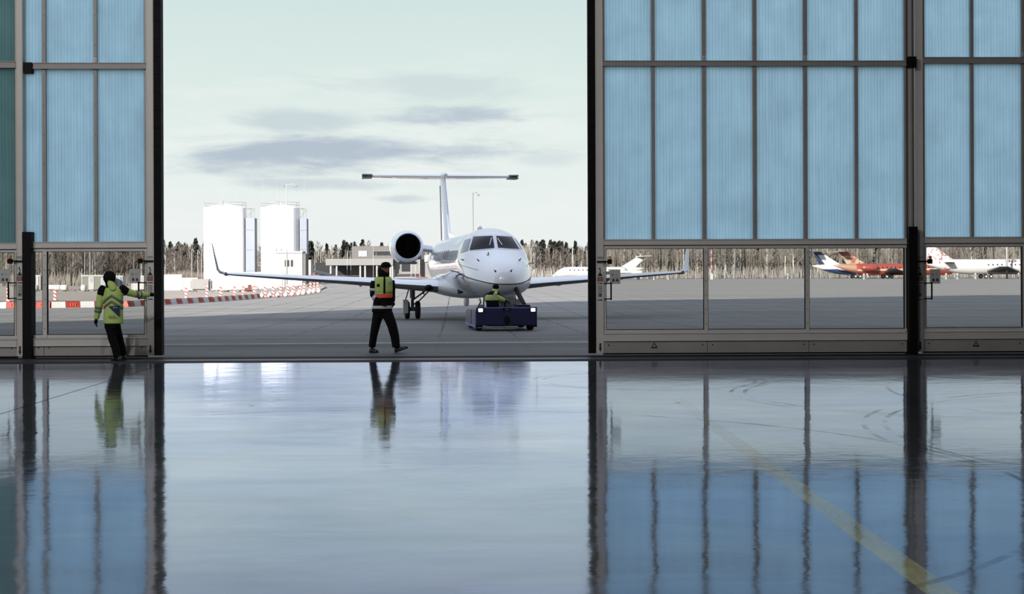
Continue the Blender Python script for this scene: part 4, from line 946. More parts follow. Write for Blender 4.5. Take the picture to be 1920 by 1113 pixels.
# --- door operator with her back to the camera
po_, do_ = gy(222, 676.5)
po_.z = 0.0
O = empty('person', po_, -YAW, 'person in hooded yellow green jacket seen from behind, pushing the left door leaf', 'person')
K2 = F_PX / do_
def a2(cx_, cy_, y_=0.0): return ((cx_/5.567 + 160 - 222) / K2, y_, (676.5 - 490 - cy_/5.567) / K2)
def rw2(cx_, cy_, rx, ry, y_=0.0):
    p = a2(cx_, cy_, y_); return (p[0], p[1], p[2], rx, ry)
b = MB(); hc2 = a2(252, 178, 0.02); hf2 = Vector((-0.5, 0.86, 0)); head(b, hc2, hf2, 0.95)
torso(b, [rw2(275, 250, 0.055, 0.055), rw2(290, 290, 0.15, 0.08), rw2(295, 380, 0.145, 0.095), rw2(290, 520, 0.12, 0.085), rw2(285, 640, 0.10, 0.08)])
legA = [a2(250, 640, -0.03), a2(285, 800, -0.02), a2(335, 985, -0.03)]; legB = [a2(315, 640, 0.06), a2(325, 800, 0.22), a2(345, 975, 0.34)]
b.tube(legA, [0.06, 0.045, 0.036], 12).tube(legB, [0.06, 0.045, 0.036], 12)
AL = [a2(178, 305, 0.0), a2(148, 455, 0.0), a2(112, 600, 0.02)]; AR = [a2(398, 305, 0.02), a2(510, 345, 0.16), a2(628, 352, 0.30)]
b.tube(AL, [0.05, 0.042, 0.03], 12).tube(AR, [0.05, 0.042, 0.03], 12)
organic('body', b, 'skin', O, 0.012, 3); eyes(O, hc2, hf2, 0.95)
tr = MB(); torso(tr, [rw2(283, 600, 0.14, 0.12), rw2(280, 650, 0.145, 0.125), rw2(285, 700, 0.12, 0.12)])
tr.tube([a2(255, 660, 0.0), a2(277, 740, -0.01), legA[1], a2(320, 900, -0.03), a2(340, 1000, -0.03)], [0.105, 0.092, 0.082, 0.075, 0.070], 14)
tr.tube([a2(305, 660, 0.05), a2(312, 740, 0.14), a2(318, 800, 0.22), a2(335, 900, 0.28), a2(345, 985, 0.34)], [0.10, 0.085, 0.078, 0.070, 0.064], 14)
organic('trousers', tr, 'cloth_black', O, 0.014, 5)
JR2 = [rw2(285, 240, 0.05, 0.06), rw2(290, 262, 0.11, 0.09), rw2(296, 290, 0.175, 0.115), rw2(298, 340, 0.180, 0.130), rw2(297, 450, 0.176, 0.135), rw2(294, 550, 0.182, 0.140), rw2(292, 648, 0.190, 0.145)]
jk = MB(); torso(jk, JR2)
jk.tube([AL[0], a2(160, 380, 0.0), AL[1], a2(130, 530, 0.01), AL[2]], [0.075, 0.074, 0.070, 0.060, 0.048], 14)
jk.tube([AR[0], a2(450, 325, 0.09), AR[1], a2(575, 348, 0.23), AR[2]], [0.078, 0.074, 0.062, 0.055, 0.045], 14)
organic('jacket', jk, 'hivis', O, 0.013, 3)
# black shoulder yokes
yk = MB().tube([a2(205, 262, 0.0), a2(182, 300, 0.0), a2(166, 352, 0.0)], [0.075, 0.086, 0.080], 14)
organic('shoulder_yoke', yk, 'cloth_black', O, 0.013, 2)
yk = MB().tube([a2(365, 262, 0.0), a2(395, 296, 0.02), a2(428, 322, 0.06)], [0.065, 0.088, 0.082], 14)
organic('shoulder_yoke', yk, 'cloth_black', O, 0.013, 2)
TAB2 = [(-r[2], r[0], r[1], r[3], r[4]) for r in JR2]; Z2 = lambda cy_: a2(0, cy_)[2]
for cyt in (372, 432):
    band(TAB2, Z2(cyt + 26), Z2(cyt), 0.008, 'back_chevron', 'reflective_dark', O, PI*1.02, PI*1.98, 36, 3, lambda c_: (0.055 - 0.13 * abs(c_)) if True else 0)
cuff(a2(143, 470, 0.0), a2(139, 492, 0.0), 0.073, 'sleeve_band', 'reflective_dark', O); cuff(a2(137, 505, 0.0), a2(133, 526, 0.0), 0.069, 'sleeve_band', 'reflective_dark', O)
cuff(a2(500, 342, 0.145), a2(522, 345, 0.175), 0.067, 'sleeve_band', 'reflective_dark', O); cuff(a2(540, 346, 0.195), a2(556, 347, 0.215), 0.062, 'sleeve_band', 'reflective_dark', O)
def back(poly_, off, name, m, parent=O):
    vs = []
    n = 8
    def pt(cx_, cy_):
        p = a2(cx_, cy_); c_, yc, rx, ry = interp(TAB2, -p[2]); u = max(-0.98, min(0.98, (p[0] - c_) / (rx + off)))
        return (p[0], yc - (ry + off) * math.sqrt(1 - u*u), p[2])
    A_, B_, C_ = poly_[:3]; D_ = poly_[3] if len(poly_) > 3 else poly_[2]
    for i in range(n + 1):
        for j in range(n + 1):
            u, v = i/n, j/n
            vs.append(pt((1-u)*(1-v)*A_[0] + u*(1-v)*B_[0] + u*v*C_[0] + (1-u)*v*D_[0], (1-u)*(1-v)*A_[1] + u*(1-v)*B_[1] + u*v*C_[1] + (1-u)*v*D_[1]))
    return MB().add(vs, [(i*(n+1)+j, i*(n+1)+j+1, (i+1)*(n+1)+j+1, (i+1)*(n+1)+j) for i in range(n) for j in range(n)]).build(name, m, parent, smooth=True)
tri = back([(264, 464), (376, 460), (377, 578), (376, 577)], 0.016, 'back_patch', 'navy')
def glyphs(x0, x1, y0, y1, n, m, off, parent):
    for k in range(n):
        a_ = x0 + (x1 - x0) * k / n; w_ = (x1 - x0) / n * 0.72
        back([(a_, y0), (a_ + w_ * 0.45, y0), (a_ + w_ * 0.45, y1), (a_, y1)], off, 'back_lettering', m, parent) if k % 2 else back([(a_, y0), (a_ + w_, y0), (a_ + w_, (y0 + y1) / 2 + 2), (a_, y1)], off, 'back_lettering', m, parent)
glyphs(318, 366, 474, 486, 4, 'reflective', 0.021, tri)
glyphs(268, 340, 563, 573, 8, 'sticker_dark', 0.016, O); glyphs(272, 356, 580, 592, 9, 'sticker_dark', 0.016, O)
hd_ = MB().ball(tuple(Vector(hc2) + Vector((0, 0, 0.02))), (0.118, 0.122, 0.128), 12).tube([a2(255, 200, 0.0), a2(270, 250, 0.0), a2(288, 285, 0.02)], [0.085, 0.10, 0.10], 14)
organic('hood', hd_, 'cloth_black', O, 0.013, 3)
hp = MB().loft([[a2(cx_ - w_, cy_, -yd + 0.03), a2(cx_ - w_*0.4, cy_, -yd), a2(cx_ + w_*0.4, cy_, -yd), a2(cx_ + w_, cy_, -yd + 0.03), a2(cx_ + w_, cy_, 0.0), a2(cx_ - w_, cy_, 0.0)] for cx_, cy_, w_, yd in ((262, 198, 18, 0.09), (275, 215, 34, 0.105), (290, 245, 40, 0.13), (305, 280, 38, 0.145), (308, 300, 26, 0.15))])
organic('hood_panel', hp, 'hivis', O, 0.009, 2)['label'] = 'yellow green panel of the hood'
hand(O, 'glove', AL[2], (-0.15, 0.1, -1), (0.8, 0.4, 0), 0.30, 'cloth_black')
hand(O, 'glove', AR[2], (0.72, 0.66, 0.05), (0.3, 0.8, -0.4), 0.35, 'cloth_black', thumb=-1)
shoe(O, a2(372, 1028, -0.06)[:2] + (0.004,), a2(270, 1028, 0.06)[:2] + (0.004,)); shoe(O, a2(370, 1000, 0.30)[:2] + (0.004,), a2(300, 1000, 0.46)[:2] + (0.004,))
# --- tractor driver
dd_ = TD + 1.0
pd_ = G(932, dd_)
R = empty('person', (pd_.x, pd_.y, pd_.z + 0.5), -YAW, 'person with black hat and yellow green vest seated on the blue tow tractor', 'person')
K3 = F_PX / dd_
def a3(cx_, cy_, y_=0.0): return ((cx_/7.95 + 840 - 932) / K3, y_, (CAMH + (515 - 500 - cy_/7.95) / K3) - pd_.z - 0.5)
hc3 = a3(712, 318, 0.06); b = MB(); head(b, hc3, (0.75, 0.65, 0), 0.85)
def rw3(cx_, cy_, rx, ry, y_=0.0):
    p = a3(cx_, cy_, y_); return (p[0], p[1], p[2], rx, ry)
torso(b, [rw3(700, 365, 0.05, 0.05), rw3(670, 395, 0.15, 0.08), rw3(655, 470, 0.14, 0.09), rw3(655, 540, 0.12, 0.08)])
LA = [a3(590, 400, 0.0), a3(575, 500, 0.05), a3(640, 545, 0.22)]; RA = [a3(740, 410, 0.05), a3(800, 490, 0.10), a3(862, 520, 0.16)]
b.tube(LA, [0.045, 0.04, 0.03], 10).tube(RA, [0.045, 0.04, 0.03], 10)
for o_ in (-0.09, 0.12): b.tube([a3(655 + o_*480, 575, 0.0), (a3(655 + o_*480, 575)[0] + 0.1, 0.42, 0.03), (a3(655 + o_*480, 575)[0] + 0.12, 0.46, -0.30)], [0.06, 0.048, 0.038], 10)
organic('body', b, 'skin', R, 0.012, 3)
tr = MB(); torso(tr, [rw3(660, 500, 0.19, 0.13), rw3(665, 560, 0.20, 0.14), rw3(665, 590, 0.19, 0.14)])
for o_ in (-0.09, 0.12): tr.tube([a3(655 + o_*480, 572, 0.0), (a3(655 + o_*480, 575)[0] + 0.1, 0.42, 0.04), (a3(655 + o_*480, 575)[0] + 0.12, 0.46, -0.26)], [0.095, 0.078, 0.06], 12)
organic('trousers', tr, 'cloth_black', R, 0.015, 3)
JR3 = [rw3(712, 350, 0.05, 0.06, 0.04), rw3(690, 366, 0.13, 0.09, 0.02), rw3(668, 400, 0.19, 0.115), rw3(655, 450, 0.190, 0.125), rw3(655, 520, 0.195, 0.130)]
jk = MB(); torso(jk, JR3); jk.tube([LA[0], LA[1], LA[2]], [0.07, 0.062, 0.05], 12).tube([RA[0], RA[1], RA[2]], [0.07, 0.062, 0.048], 12)
organic('jacket', jk, 'cloth_black', R, 0.014, 3)
TAB3 = [(-r[2], r[0], r[1], r[3], r[4]) for r in JR3]; Z3 = lambda cy_: a3(0, cy_)[2]
band(TAB3, Z3(500), Z3(415), 0.010, 'vest', 'hivis', R, PI*0.95, PI*2.05)
band(TAB3, Z3(415), Z3(358), 0.012, 'vest_strap', 'hivis', R, ZF + 0.1, ZF + 0.75)
band(TAB3, Z3(458), Z3(448), 0.015, 'reflective_band', 'reflective', R, PI*0.95, PI*2.05)
band(TAB3, Z3(500), Z3(370), 0.016, 'reflective_band', 'reflective', R, ZF + 0.30, ZF + 0.45)
MB().tube([a3(715, 440, 0.0), a3(780, 478, 0.05), a3(835, 502, 0.11)], [0.085, 0.082, 0.07], 14).build('hivis_sleeve', 'hivis', R, smooth=True)
MB().ball((hc3[0], hc3[1], hc3[2] + 0.045), (0.10, 0.10, 0.085), 10).build('hat', 'cloth_black', R, smooth=True)
MB().ball(a3(700, 352, 0.03), (0.10, 0.09, 0.055), 10).build('collar', 'hivis', R, smooth=True)
hand(R, 'glove', RA[2], (0.8, 0.3, -0.1), (0, 0.3, -0.9), 0.6, 'cloth_black', 0.95); hand(R, 'glove', LA[2], (0.6, 0.7, -0.2), (0, 0.2, -0.9), 0.6, 'cloth_black', 0.95)
for o_ in (-0.09, 0.12):
    x_ = a3(655 + o_*480, 575)[0] + 0.12; shoe(R, (x_, 0.42, -0.38), (x_ + 0.02, 0.68, -0.38))

# ------------------------------------------------------------------ barriers and posts
path = [(-70, 75.0), (88, 75.6), (240, 77.6), (300, 81.5), (400, 89), (487, 100)]
pts = [flat(*q) for q in path]; ds = [0]
for a, b in zip(pts, pts[1:]): ds.append(ds[-1] + (b - a).length)
def along(s):
    for i in range(len(ds) - 1):
        if s <= ds[i+1] or i == len(ds) - 2:
            u = (s - ds[i]) / (ds[i+1] - ds[i]); return pts[i].lerp(pts[i+1], u)
UL = 0.78; n_u = int(ds[-1] / UL)
prot = {}
def barrier(kind):
    r = empty('safety_barrier', (0, 0, 0)); h = UL / 2 - 0.01
    MB().loft([[(x_ + 0.06*0, -0.20, 0), (x_, 0.20, 0), (x_, 0.16, 0.12), (x_, 0.09, 0.34), (x_, -0.09, 0.34), (x_, -0.16, 0.12)] for x_ in (-h, h)]).build('barrier_body', 'barrier_red' if kind else 'barrier_white', r)
    if kind:
        sl2 = MB()
        for k in (-1, 0, 1): sl2.box((k*0.13 - 0.02, -0.185, 0.10), (k*0.13 + 0.02, -0.12, 0.24))
        sl2.build('moulded_slots', 'orange', r)
    else: MB().box((-h + 0.02, -0.17, 0.10), (h - 0.02, -0.155, 0.115)).build('moulded_rib', 'board', r)
    return r
for i in range(n_u):
    k = i % 2; p = along((i + 0.5) * UL); q = along((i + 0.6) * UL)
    o = None
    if k not in prot: prot[k] = barrier(k); o = prot[k]
    else: o = copy_tree(prot[k])
    o.location = (p.x, p.y, gz(p.x, p.y)); o.rotation_euler = (0, 0, math.atan2(q.y - p.y, q.x - p.x))
    tag(o, 'red plastic barrier block in the long low row across the left apron' if k else 'white plastic barrier block in the long low row across the left apron', 'barrier', 'red barrier blocks' if k else 'white barrier blocks')
def post_mesh():
    q = MB(); n = 7; hh = 0.92
    for k in range(n):
        z0_, z1_ = 0.05 + (hh-0.05)*k/n, 0.05 + (hh-0.05)*(k+1)/n
        q.add([(-0.09, -0.03, z0_ + (0.06 if k else 0)), (0.09, -0.03, z0_ - (0.04 if k else 0)), (0.09, 0.03, z0_ - (0.04 if k else 0)), (-0.09, 0.03, z0_ + (0.06 if k else 0)),
               (-0.09, -0.03, z1_ + (0.06 if k < n-1 else 0)), (0.09, -0.03, z1_ - (0.04 if k < n-1 else 0)), (0.09, 0.03, z1_ - (0.04 if k < n-1 else 0)), (-0.09, 0.03, z1_ + (0.06 if k < n-1 else 0))],
              [(0,3,2,1),(4,5,6,7),(0,1,5,4),(1,2,6,5),(2,3,7,6),(3,0,4,7)], k % 2)
    return q
pp = None
for i, (px, py) in enumerate(((349, 560), (388, 558.5), (414, 557.5), (440, 556.5), (456, 555.5), (477, 554.5), (497, 558), (512, 557), (526, 556), (540, 555), (551, 554), (563, 553), (570, 551.5), (582, 550.5), (589, 549), (595, 548), (15, 566), (103, 564))):
    p, d_ = gy(px, py)
    if pp is None:
        pp = empty('marker_post', p); post_mesh().build('striped_board', ['barrier_white', 'barrier_red'], pp); MB().box((-0.2, -0.18, 0), (0.2, 0.18, 0.07), 0, 0.02).build('foot', 'barrier_red', pp); o = pp
    else: o = copy_tree(pp)
    o.location = p
    tag(o, 'red and white striped marker post standing along the edge of the left apron', 'marker post', 'striped marker posts')
bg_ = None
for px, py in ((491, 558.5), (506, 558), (521, 557.5), (536, 556.5), (548, 555), (560, 554), (569, 553), (580, 551.5), (588, 550), (598, 549)):
    p, d_ = gy(px, py)
    if bg_ is None: bg_ = MB().ball((0, 0, 0.17), (0.20, 0.17, 0.17), 8).lathe([(0.13, 0.26), (0.05, 0.40), (0.03, 0.44), (0.06, 0.47)], 'z', n=16, cap=(False, True)).build('ballast_bag', 'bag', smooth=True); o = bg_
    else: o = bg_.copy(); C.objects.link(o)
    o.location = p; tag(o, 'white tied ballast bag standing beside the striped marker posts', 'bag', 'white ballast bags')

# ------------------------------------------------------------------ tanks, buildings
def at(px, d, z=None):
    p = flat(px, d); p.z = gz(p.x, p.y) if z is None else z; return p
def zp(py, d, px=960): return P(px, py, d).z
def tank(px0, px1, ytop, d, label, cpx0, cpx1, cytop):
    c = at((px0 + px1) / 2, d); r = (px1 - px0) / 2 * d / F_PX; e = empty('storage_tank', c, 0, label, 'tank')
    H = zp(ytop, d, px0) - c.z
    MB().lathe([(r, 0), (r, H), (r*0.98, H + 0.05), (0.01, H + 0.9)], 'z', n=48).build('shell', 'tank', e, smooth=True, auto=30)
    rl = MB()
    for k in range(28):
        a = 2*PI*k/28; rl.tube([(r*math.cos(a), r*math.sin(a), H), (r*math.cos(a), r*math.sin(a), H + 1.0)], 0.03, 4)
    for hh in (0.5, 1.0): rl.tube([(r*math.cos(2*PI*k/28), r*math.sin(2*PI*k/28), H + hh) for k in range(29)], 0.03, 4)
    rl.build('top_railing', 'pole_white', e)
    x0, x1 = (cpx0 - (px0+px1)/2) * d / F_PX, (cpx1 - (px0+px1)/2) * d / F_PX; h2 = zp(cytop, d, px1) - c.z
    cs = MB().box((x0, -1.5, 0), (x1, 1.2, h2)).build('stair_casing', 'tank_grey', e)
    ln = MB()
    for zz in (h2 * 0.25, h2 * 0.55, h2 * 0.83): ln.box((x0 - 0.1, -1.56, zz), (x1 + 0.05, -1.5, zz + 0.08))
    ln.build('casing_joint', 'steel', cs)
    cg = MB()
    for xx in (x0 + 0.08, (x0+x1)/2, x1 - 0.08): cg.tube([(xx, -1.4, h2), (xx, -1.4, H - 0.2)], 0.04, 5)
    cg.tube([(x0, -1.4, H - 0.2), (x1, -1.4, H - 0.2)], 0.06, 5).tube([(x0, -1.4, h2), (x1, -1.4, H - 0.3)], 0.04, 5).tube([((px1-(px0+px1)/2)*d/F_PX - 0.2, -1.0, H - 0.1), (x1, -1.4, H - 0.3)], 0.08, 5)
    cg.build('stair_cage', 'steel', e)
    MB().tube([(x0 - 0.25, -1.6, 0.1), (x0 - 0.25, -1.6, H - 0.1)], 0.09, 8).build('down_pipe', 'steel', e)
    for k, (fx, hh) in enumerate(((-0.9, 5), (-0.15, 6), (0.55, 5), (1.25, 7))):
        MB().tube([(fx*r, 0.0, H*0.9 if abs(fx) < 1 else 0), (fx*r, 0.0, H + hh)], [0.035, 0.012], 5).build('lightning_rod', 'pole_white', e)
    MB().box((-r*0.2, -r*0.5, H + 0.3), (r*0.0, -r*0.4, H + 1.3)).build('roof_vent', 'steel', e)
    return e
tank(383, 462, 390, 262, 'white cylindrical storage tank, left one, behind the wing tip', 463, 480, 409)
tank(490, 562, 390, 258, 'white cylindrical storage tank, right one, behind the pump house', 564, 577, 410)
e = empty('bund_wall', at(450, 240), 0, 'low white wall in front of the two storage tanks', 'wall'); c = at(450, 240)
k_ = 240 / F_PX
MB().box((-62*k_, 0, 0), (68*k_, 0.3, zp(508, 240) - c.z)).build('wall_panel', 'white_wall', e)
c = at(545, 235); k_ = 235 / F_PX; e = empty('pump_house', c, 0, 'small off-white brick pump house with a dark window beside the right tank', 'building')
H = zp(474, 235, 545) - c.z
ph = MB().box((-28*k_, 0, 0), (22*k_, 4, H)); ph.box((-28.6*k_, -0.15, H), (22.6*k_, 4.1, H + 0.3)); ph.build('wall', 'white_wall', e)
MB().box((22*k_, 0.1, 0), (28*k_, 4, H - 0.1)).build('side_wall', 'clad', e)
for q in range(7): MB().box((-28*k_, -0.03, 0.5 + q*0.7), (22*k_, -0.001, 0.56 + q*0.7)).build('brick_course', 'mortar_pale', e)
wf = MB().box((-11.5*k_, -0.06, zp(498.5, 235) - c.z), (7*k_, -0.03, zp(485, 235) - c.z)).build('window', 'white_wall', e)
for a_, b_ in ((-11, -9), (-7.5, -2.5), (0.5, 4.5)): MB().box((a_*k_, -0.09, zp(498, 235) - c.z), (b_*k_, -0.055, zp(485.8, 235) - c.z)).build('pane', 'darkwin', wf)
for a_ in (-27, -18): MB().tube([(a_*k_, 0.5, H), (a_*k_, 0.5, H + 0.8)], 0.12, 6).build('roof_vent', 'steel', e)
MB().tube([(-15*k_, -0.6, 0), (-15*k_, -0.6, 2.6)], 0.06, 6).build('stand_pipe', 'steel', e)
# terminal
TDp = 300; c = at(700, TDp); k_ = TDp / F_PX; e = empty('terminal_building', c, 0, 'grey flat roofed airport building with a light canopy on columns behind the engine', 'building')
X_ = lambda px: (px - 700) * k_
Z_ = lambda py: zp(py, TDp, 700) - c.z
MB().box((X_(655), 6, 0), (X_(800), 20, Z_(460))).build('upper_block', 'clad', e)
MB().box((X_(613), -2, Z_(497)), (X_(738), 7, Z_(485))).build('canopy', 'canopy', e)
MB().box((X_(583), 8, 0), (X_(740), 18, Z_(491))).build('ground_floor', 'darkwin', e)
MB().box((X_(739), 0, 0), (X_(798), 10, Z_(486))).build('side_block', 'conc', e)
MB().box((X_(753), -0.05, Z_(509)), (X_(769), 0, Z_(494))).build('window', 'darkwin', e)
for px in (622, 633, 677, 686, 708, 733, 737): MB().tube([(X_(px), -1.5, 0), (X_(px), -1.5, Z_(497))], 0.22, 8).build('column', 'pole_white', e)
wq = MB().box((X_(668), 5.9, Z_(480)), (X_(684), 6, Z_(469))).build('window', 'white_wall', e)
for r_ in range(3):
    for s_ in range(2): MB().box((X_(669 + s_*8), 5.84, Z_(479.3 - r_*3.6)), (X_(675 + s_*8), 5.9, Z_(476.8 - r_*3.6))).build('pane', 'side_glass', wq)
for a_, b_ in ((697, 700), (702, 712), (713, 725), (726, 729)): MB().box((X_(a_), 5.9, Z_(477.5)), (X_(b_), 6, Z_(470))).build('window', 'darkwin', e)
MB().box((X_(696), 5.7, Z_(470.2)), (X_(731), 6, Z_(469.2))).build('window_lintel', 'canopy', e)
tw = MB()
for q in range(4): tw.box((X_(787 + q*2.6), -0.6, 0.5), (X_(788.4 + q*2.6), -0.1, Z_(470)))
tw.build('facade_fins', 'darkwin', e)
rl = MB()
for q in range(24): rl.tube([(X_(622 + q*2.3), -3, 0), (X_(622 + q*2.3), -3, 1.1)], 0.05, 4)
rl.tube([(X_(620), -3, 1.1), (X_(678), -3, 1.1)], 0.06, 5).build('railing', 'clad', e)
c = at(599, 285); kk = 285 / F_PX; e = empty('boarding_ramp', c, 0, 'white sloping ramp canopy beside the dark block left of the terminal', 'ramp')
MB().prism([(-18*kk, zp(503, 285) - c.z), (-18*kk, zp(507, 285) - c.z), (22*kk, zp(516, 285) - c.z), (22*kk, zp(512, 285) - c.z)], -1, 1).build('roof_slab', 'white_wall', e)
for q in (-17, -6, 6, 18): MB().tube([(q*kk, 0, 0), (q*kk, 0, zp(508 + (q + 18) * 0.2, 285) - c.z)], 0.12, 6).build('column', 'pole_white', e)
c = at(578, 250); MB_ = MB().box((-6.5*0.098, 0, 0), (5*0.098, 3, zp(487, 250) - c.z)).box((-6.8*0.098, -0.1, zp(487, 250) - c.z), (5.3*0.098, 3.1, zp(485.5, 250) - c.z)); o = MB_.build('kiosk', 'white_wall'); o.location = c; tag(o, 'narrow white kiosk between the pump house and the ramp', 'kiosk')
c = at(827, 280); kk = 280 / F_PX; e = empty('white_hall', c, 0, 'pale hall with white roof seen between the engine and fuselage', 'building')
zz = lambda py: zp(py, 280) - c.z
MB().box((-30*kk, 0, 0), (34*kk, 14, zz(490))).build('wall', 'conc', e); MB().prism([(-31*kk, zz(490)), (35*kk, zz(490)), (35*kk, zz(478)), (5*kk, zz(472)), (-31*kk, zz(478))], -0.3, 14.3).build('roof', 'white_wall', e)
for q in range(3): MB().box((-12*kk + q*9*kk, -0.1, 0), (-5*kk + q*9*kk, 0, zz(503))).build('sliding_door', 'white_wall', e)
# containers and cabins on the building site, left
def cabin(px0, px1, ytop, ybase, label, m, d=None, door=None, win=None, stripes=None, name='site_cabin', cat='cabin'):
    if d is None: p, d = gy((px0 + px1) / 2, ybase)
    c = at((px0 + px1) / 2, d); kk = d / F_PX; e = empty(name, c, 0, label, cat); H = zp(ytop, d, px0) - c.z; hw = (px1 - px0) / 2 * kk
    MB().box((-hw, 0, 0.1), (hw, 2.4, H), 0, 0.04).build('cabin_wall', m, e)
    MB().box((-hw - 0.05, -0.08, H - 0.18), (hw + 0.05, 2.5, H + 0.05)).box((-hw, -0.05, 0.0), (-hw + 0.15, 0.05, H)).box((hw - 0.15, -0.05, 0.0), (hw, 0.05, H)).box((-hw, -0.05, 0.0), (hw, 0.05, 0.14)).build('corner_frame', 'white_wall', e)
    cx_ = (px0 + px1) / 2
    for dr in door or []:
        f = MB().box(((dr[0] - cx_)*kk, -0.06, 0.15), ((dr[1] - cx_)*kk, 0.0, H - 0.25)).build('door', 'white_wall', e)
        MB().box(((dr[0] - cx_)*kk + 0.2, -0.09, H*0.55), ((dr[1] - cx_)*kk - 0.2, -0.055, H*0.85)).build('door_glass', 'side_glass', f)
    for wn in win or []:
        f = MB().box(((wn[0] - cx_)*kk, -0.06, H*0.35), ((wn[1] - cx_)*kk, 0.0, H*0.85)).build('window', 'white_wall', e)
        MB().box(((wn[0] - cx_)*kk + 0.12, -0.09, H*0.42), ((wn[1] - cx_)*kk - 0.12, -0.055, H*0.79)).build('pane', 'side_glass', f)
    for s_ in stripes or []: MB().box(((s_[0] - cx_)*kk, -0.07, 0.1), ((s_[1] - cx_)*kk, 0.0, H)).build('stripe', s_[2], e)
    return e
DL = 242
cabin(153, 200, 516, 541, 'sage green site cabin with white door and window behind the door operator', 'cabin_green', DL, [(166, 176)], [(189, 198)])
cabin(201, 230, 517, 541, 'white site cabin with blue corner posts right of the green cabin', 'white_wall', DL + 4, None, None, [(213, 215, 'steel'), (218, 220, 'steel'), (225, 229, 'blue_stripe')])
cabin(246, 276, 517, 541, 'plain white site cabin partly hidden by the notice board on the door', 'white_wall', DL, [(262, 270)])
cabin(52, 76, 516, 541, 'grey and white site cabin at the left edge of the left window', 'conc', DL, None, None, [(60, 63, 'white_wall'), (68, 72, 'white_wall')])
cabin(300, 341, 515, 541, 'plain white storage container just right of the left door leaf', 'white_wall', 236, name='storage_container', cat='container')
cabin(341, 370, 521, 541, 'low pale blue container between the white container and the tanks', 'jet_white', 232, name='storage_container', cat='container', stripes=[(363, 370, 'tank_grey')])
o = MB().box((-1.6, 0, 0), (1.8, 2, 2.0), 0, 0.3).box((-1.2, -0.05, 0.3), (1.0, 0.0, 1.2)).build('site_trailer', 'car_silver'); o.location = at(374, 228); tag(o, 'grey site trailer at the right end of the containers', 'trailer')
# rubble, bags, small machine
rb = MB()
for i in range(420):
    px = random.choice([random.uniform(60, 150), random.uniform(350, 600), random.uniform(95, 290)]); d_ = random.uniform(222, 240) if px < 300 else random.uniform(175, 228)
    c = at(px, d_); s_ = random.uniform(0.12, 0.5); rb.ball(c + Vector((0, 0, s_*0.2)), (s_*random.uniform(0.7, 1.6), s_, s_*random.uniform(0.4, 0.9)), 3)
tag(rb.build('rubble', 'rubble'), 'heaps of broken rubble on the soil of the building site at left', 'rubble', kind='stuff')
bb = None
for px, py in ((96, 541), (99, 542), (104, 541), (110, 542), (118, 541), (122, 542), (66, 541), (157, 543)):
    p, d_ = gy(px, py); d_ = min(d_, 236); p = at(px, d_)
    if bb is None: bb = MB().loft([ering((0, 0, z_), rx, rx*0.9, 12) for z_, rx in ((0, 0.42), (0.1, 0.5), (0.5, 0.55), (0.9, 0.48), (1.0, 0.38), (1.05, 0.2))]).build('sack', 'bag', smooth=True); o = bb
    else: o = bb.copy(); C.objects.link(o)
    o.location = p; tag(o, 'white bulk sack of building material on the site behind the left door leaf', 'sack', 'white bulk sacks')
c = at(467, 205); e = empty('mini_excavator', c, 0.2, 'small rusty red digging machine on the soil below the tanks', 'excavator'); e.scale = (0.6, 0.6, 0.6)
MB().box((-1.2, -0.6, 0), (1.0, -0.2, 0.45), 0, 0.1).box((-1.2, 0.5, 0), (1.0, 0.9, 0.45), 0, 0.1).build('tracks', 'black', e)
MB().box((-1.1, -0.6, 0.45), (0.6, 0.9, 1.15), 0, 0.1).build('engine_body', 'car_red', e); MB().box((-0.3, -0.5, 1.15), (0.6, 0.5, 1.9), 0, 0.06).build('cab', 'car_red', e)
MB().tube([(0.6, 0, 1.0), (1.5, 0, 1.7), (2.2, 0, 1.1), (2.3, 0, 0.4)], 0.10, 6).build('boom', 'car_red', e)
c = at(590, 170); e = empty('generator_trailer', c, 0.0, 'small dark red wheeled generator at the end of the marker posts', 'generator')
MB().box((-0.7, -0.5, 0.4), (0.7, 0.5, 1.5), 0, 0.06).build('casing', 'car_red', e); MB().lathe([(0.01, -0.6), (0.3, -0.6), (0.3, -0.45), (0.01, -0.45)], 'y', (0, 0, 0.3), 14).build('wheel', 'tyre', e); MB().box((-0.5, -0.53, 0.7), (0.5, -0.5, 1.2)).build('grille', 'black', e)
def car(px, d, label, m, L=4.4):
    c = at(px, d); e = empty('parked_car', c, 0, label, 'car')
    MB().loft([[(x_, -0.85, 0.25), (x_, 0.85, 0.25), (x_, 0.85, z_), (x_, -0.85, z_)] for x_, z_ in ((-L/2, 0.7), (-L/2+0.1, 0.85), (L/2-1.1, 0.9), (L/2-0.1, 0.75), (L/2, 0.55))]).build('car_body', m, e)
    MB().loft([[(x_, -0.75, 0.85), (x_, 0.75, 0.85), (x_*0.8, 0.62, 1.42), (x_*0.8, -0.62, 1.42)] for x_ in (-L/2+0.3, L/2-1.3)]).build('cabin_glass', 'darkwin', e)
    MB().loft([[(x_, -0.62, 1.40), (x_, 0.62, 1.40), (x_, 0.58, 1.46), (x_, -0.58, 1.46)] for x_ in (-L/2+0.6, L/2-1.6)]).build('roof', m, e)
    for sx in (-1, 1):
        for sy in (-1, 1): MB().lathe([(0.01, -0.1), (0.3, -0.1), (0.32, 0), (0.3, 0.1), (0.01, 0.1)], 'y', (sx*L*0.3, sy*0.8, 0.32), 14).build('wheel', 'tyre', e)
car(761, 262, 'silver car parked under the left engine', 'car_silver'); car(781, 268, 'rusty red car parked behind the main landing gear', 'car_red')

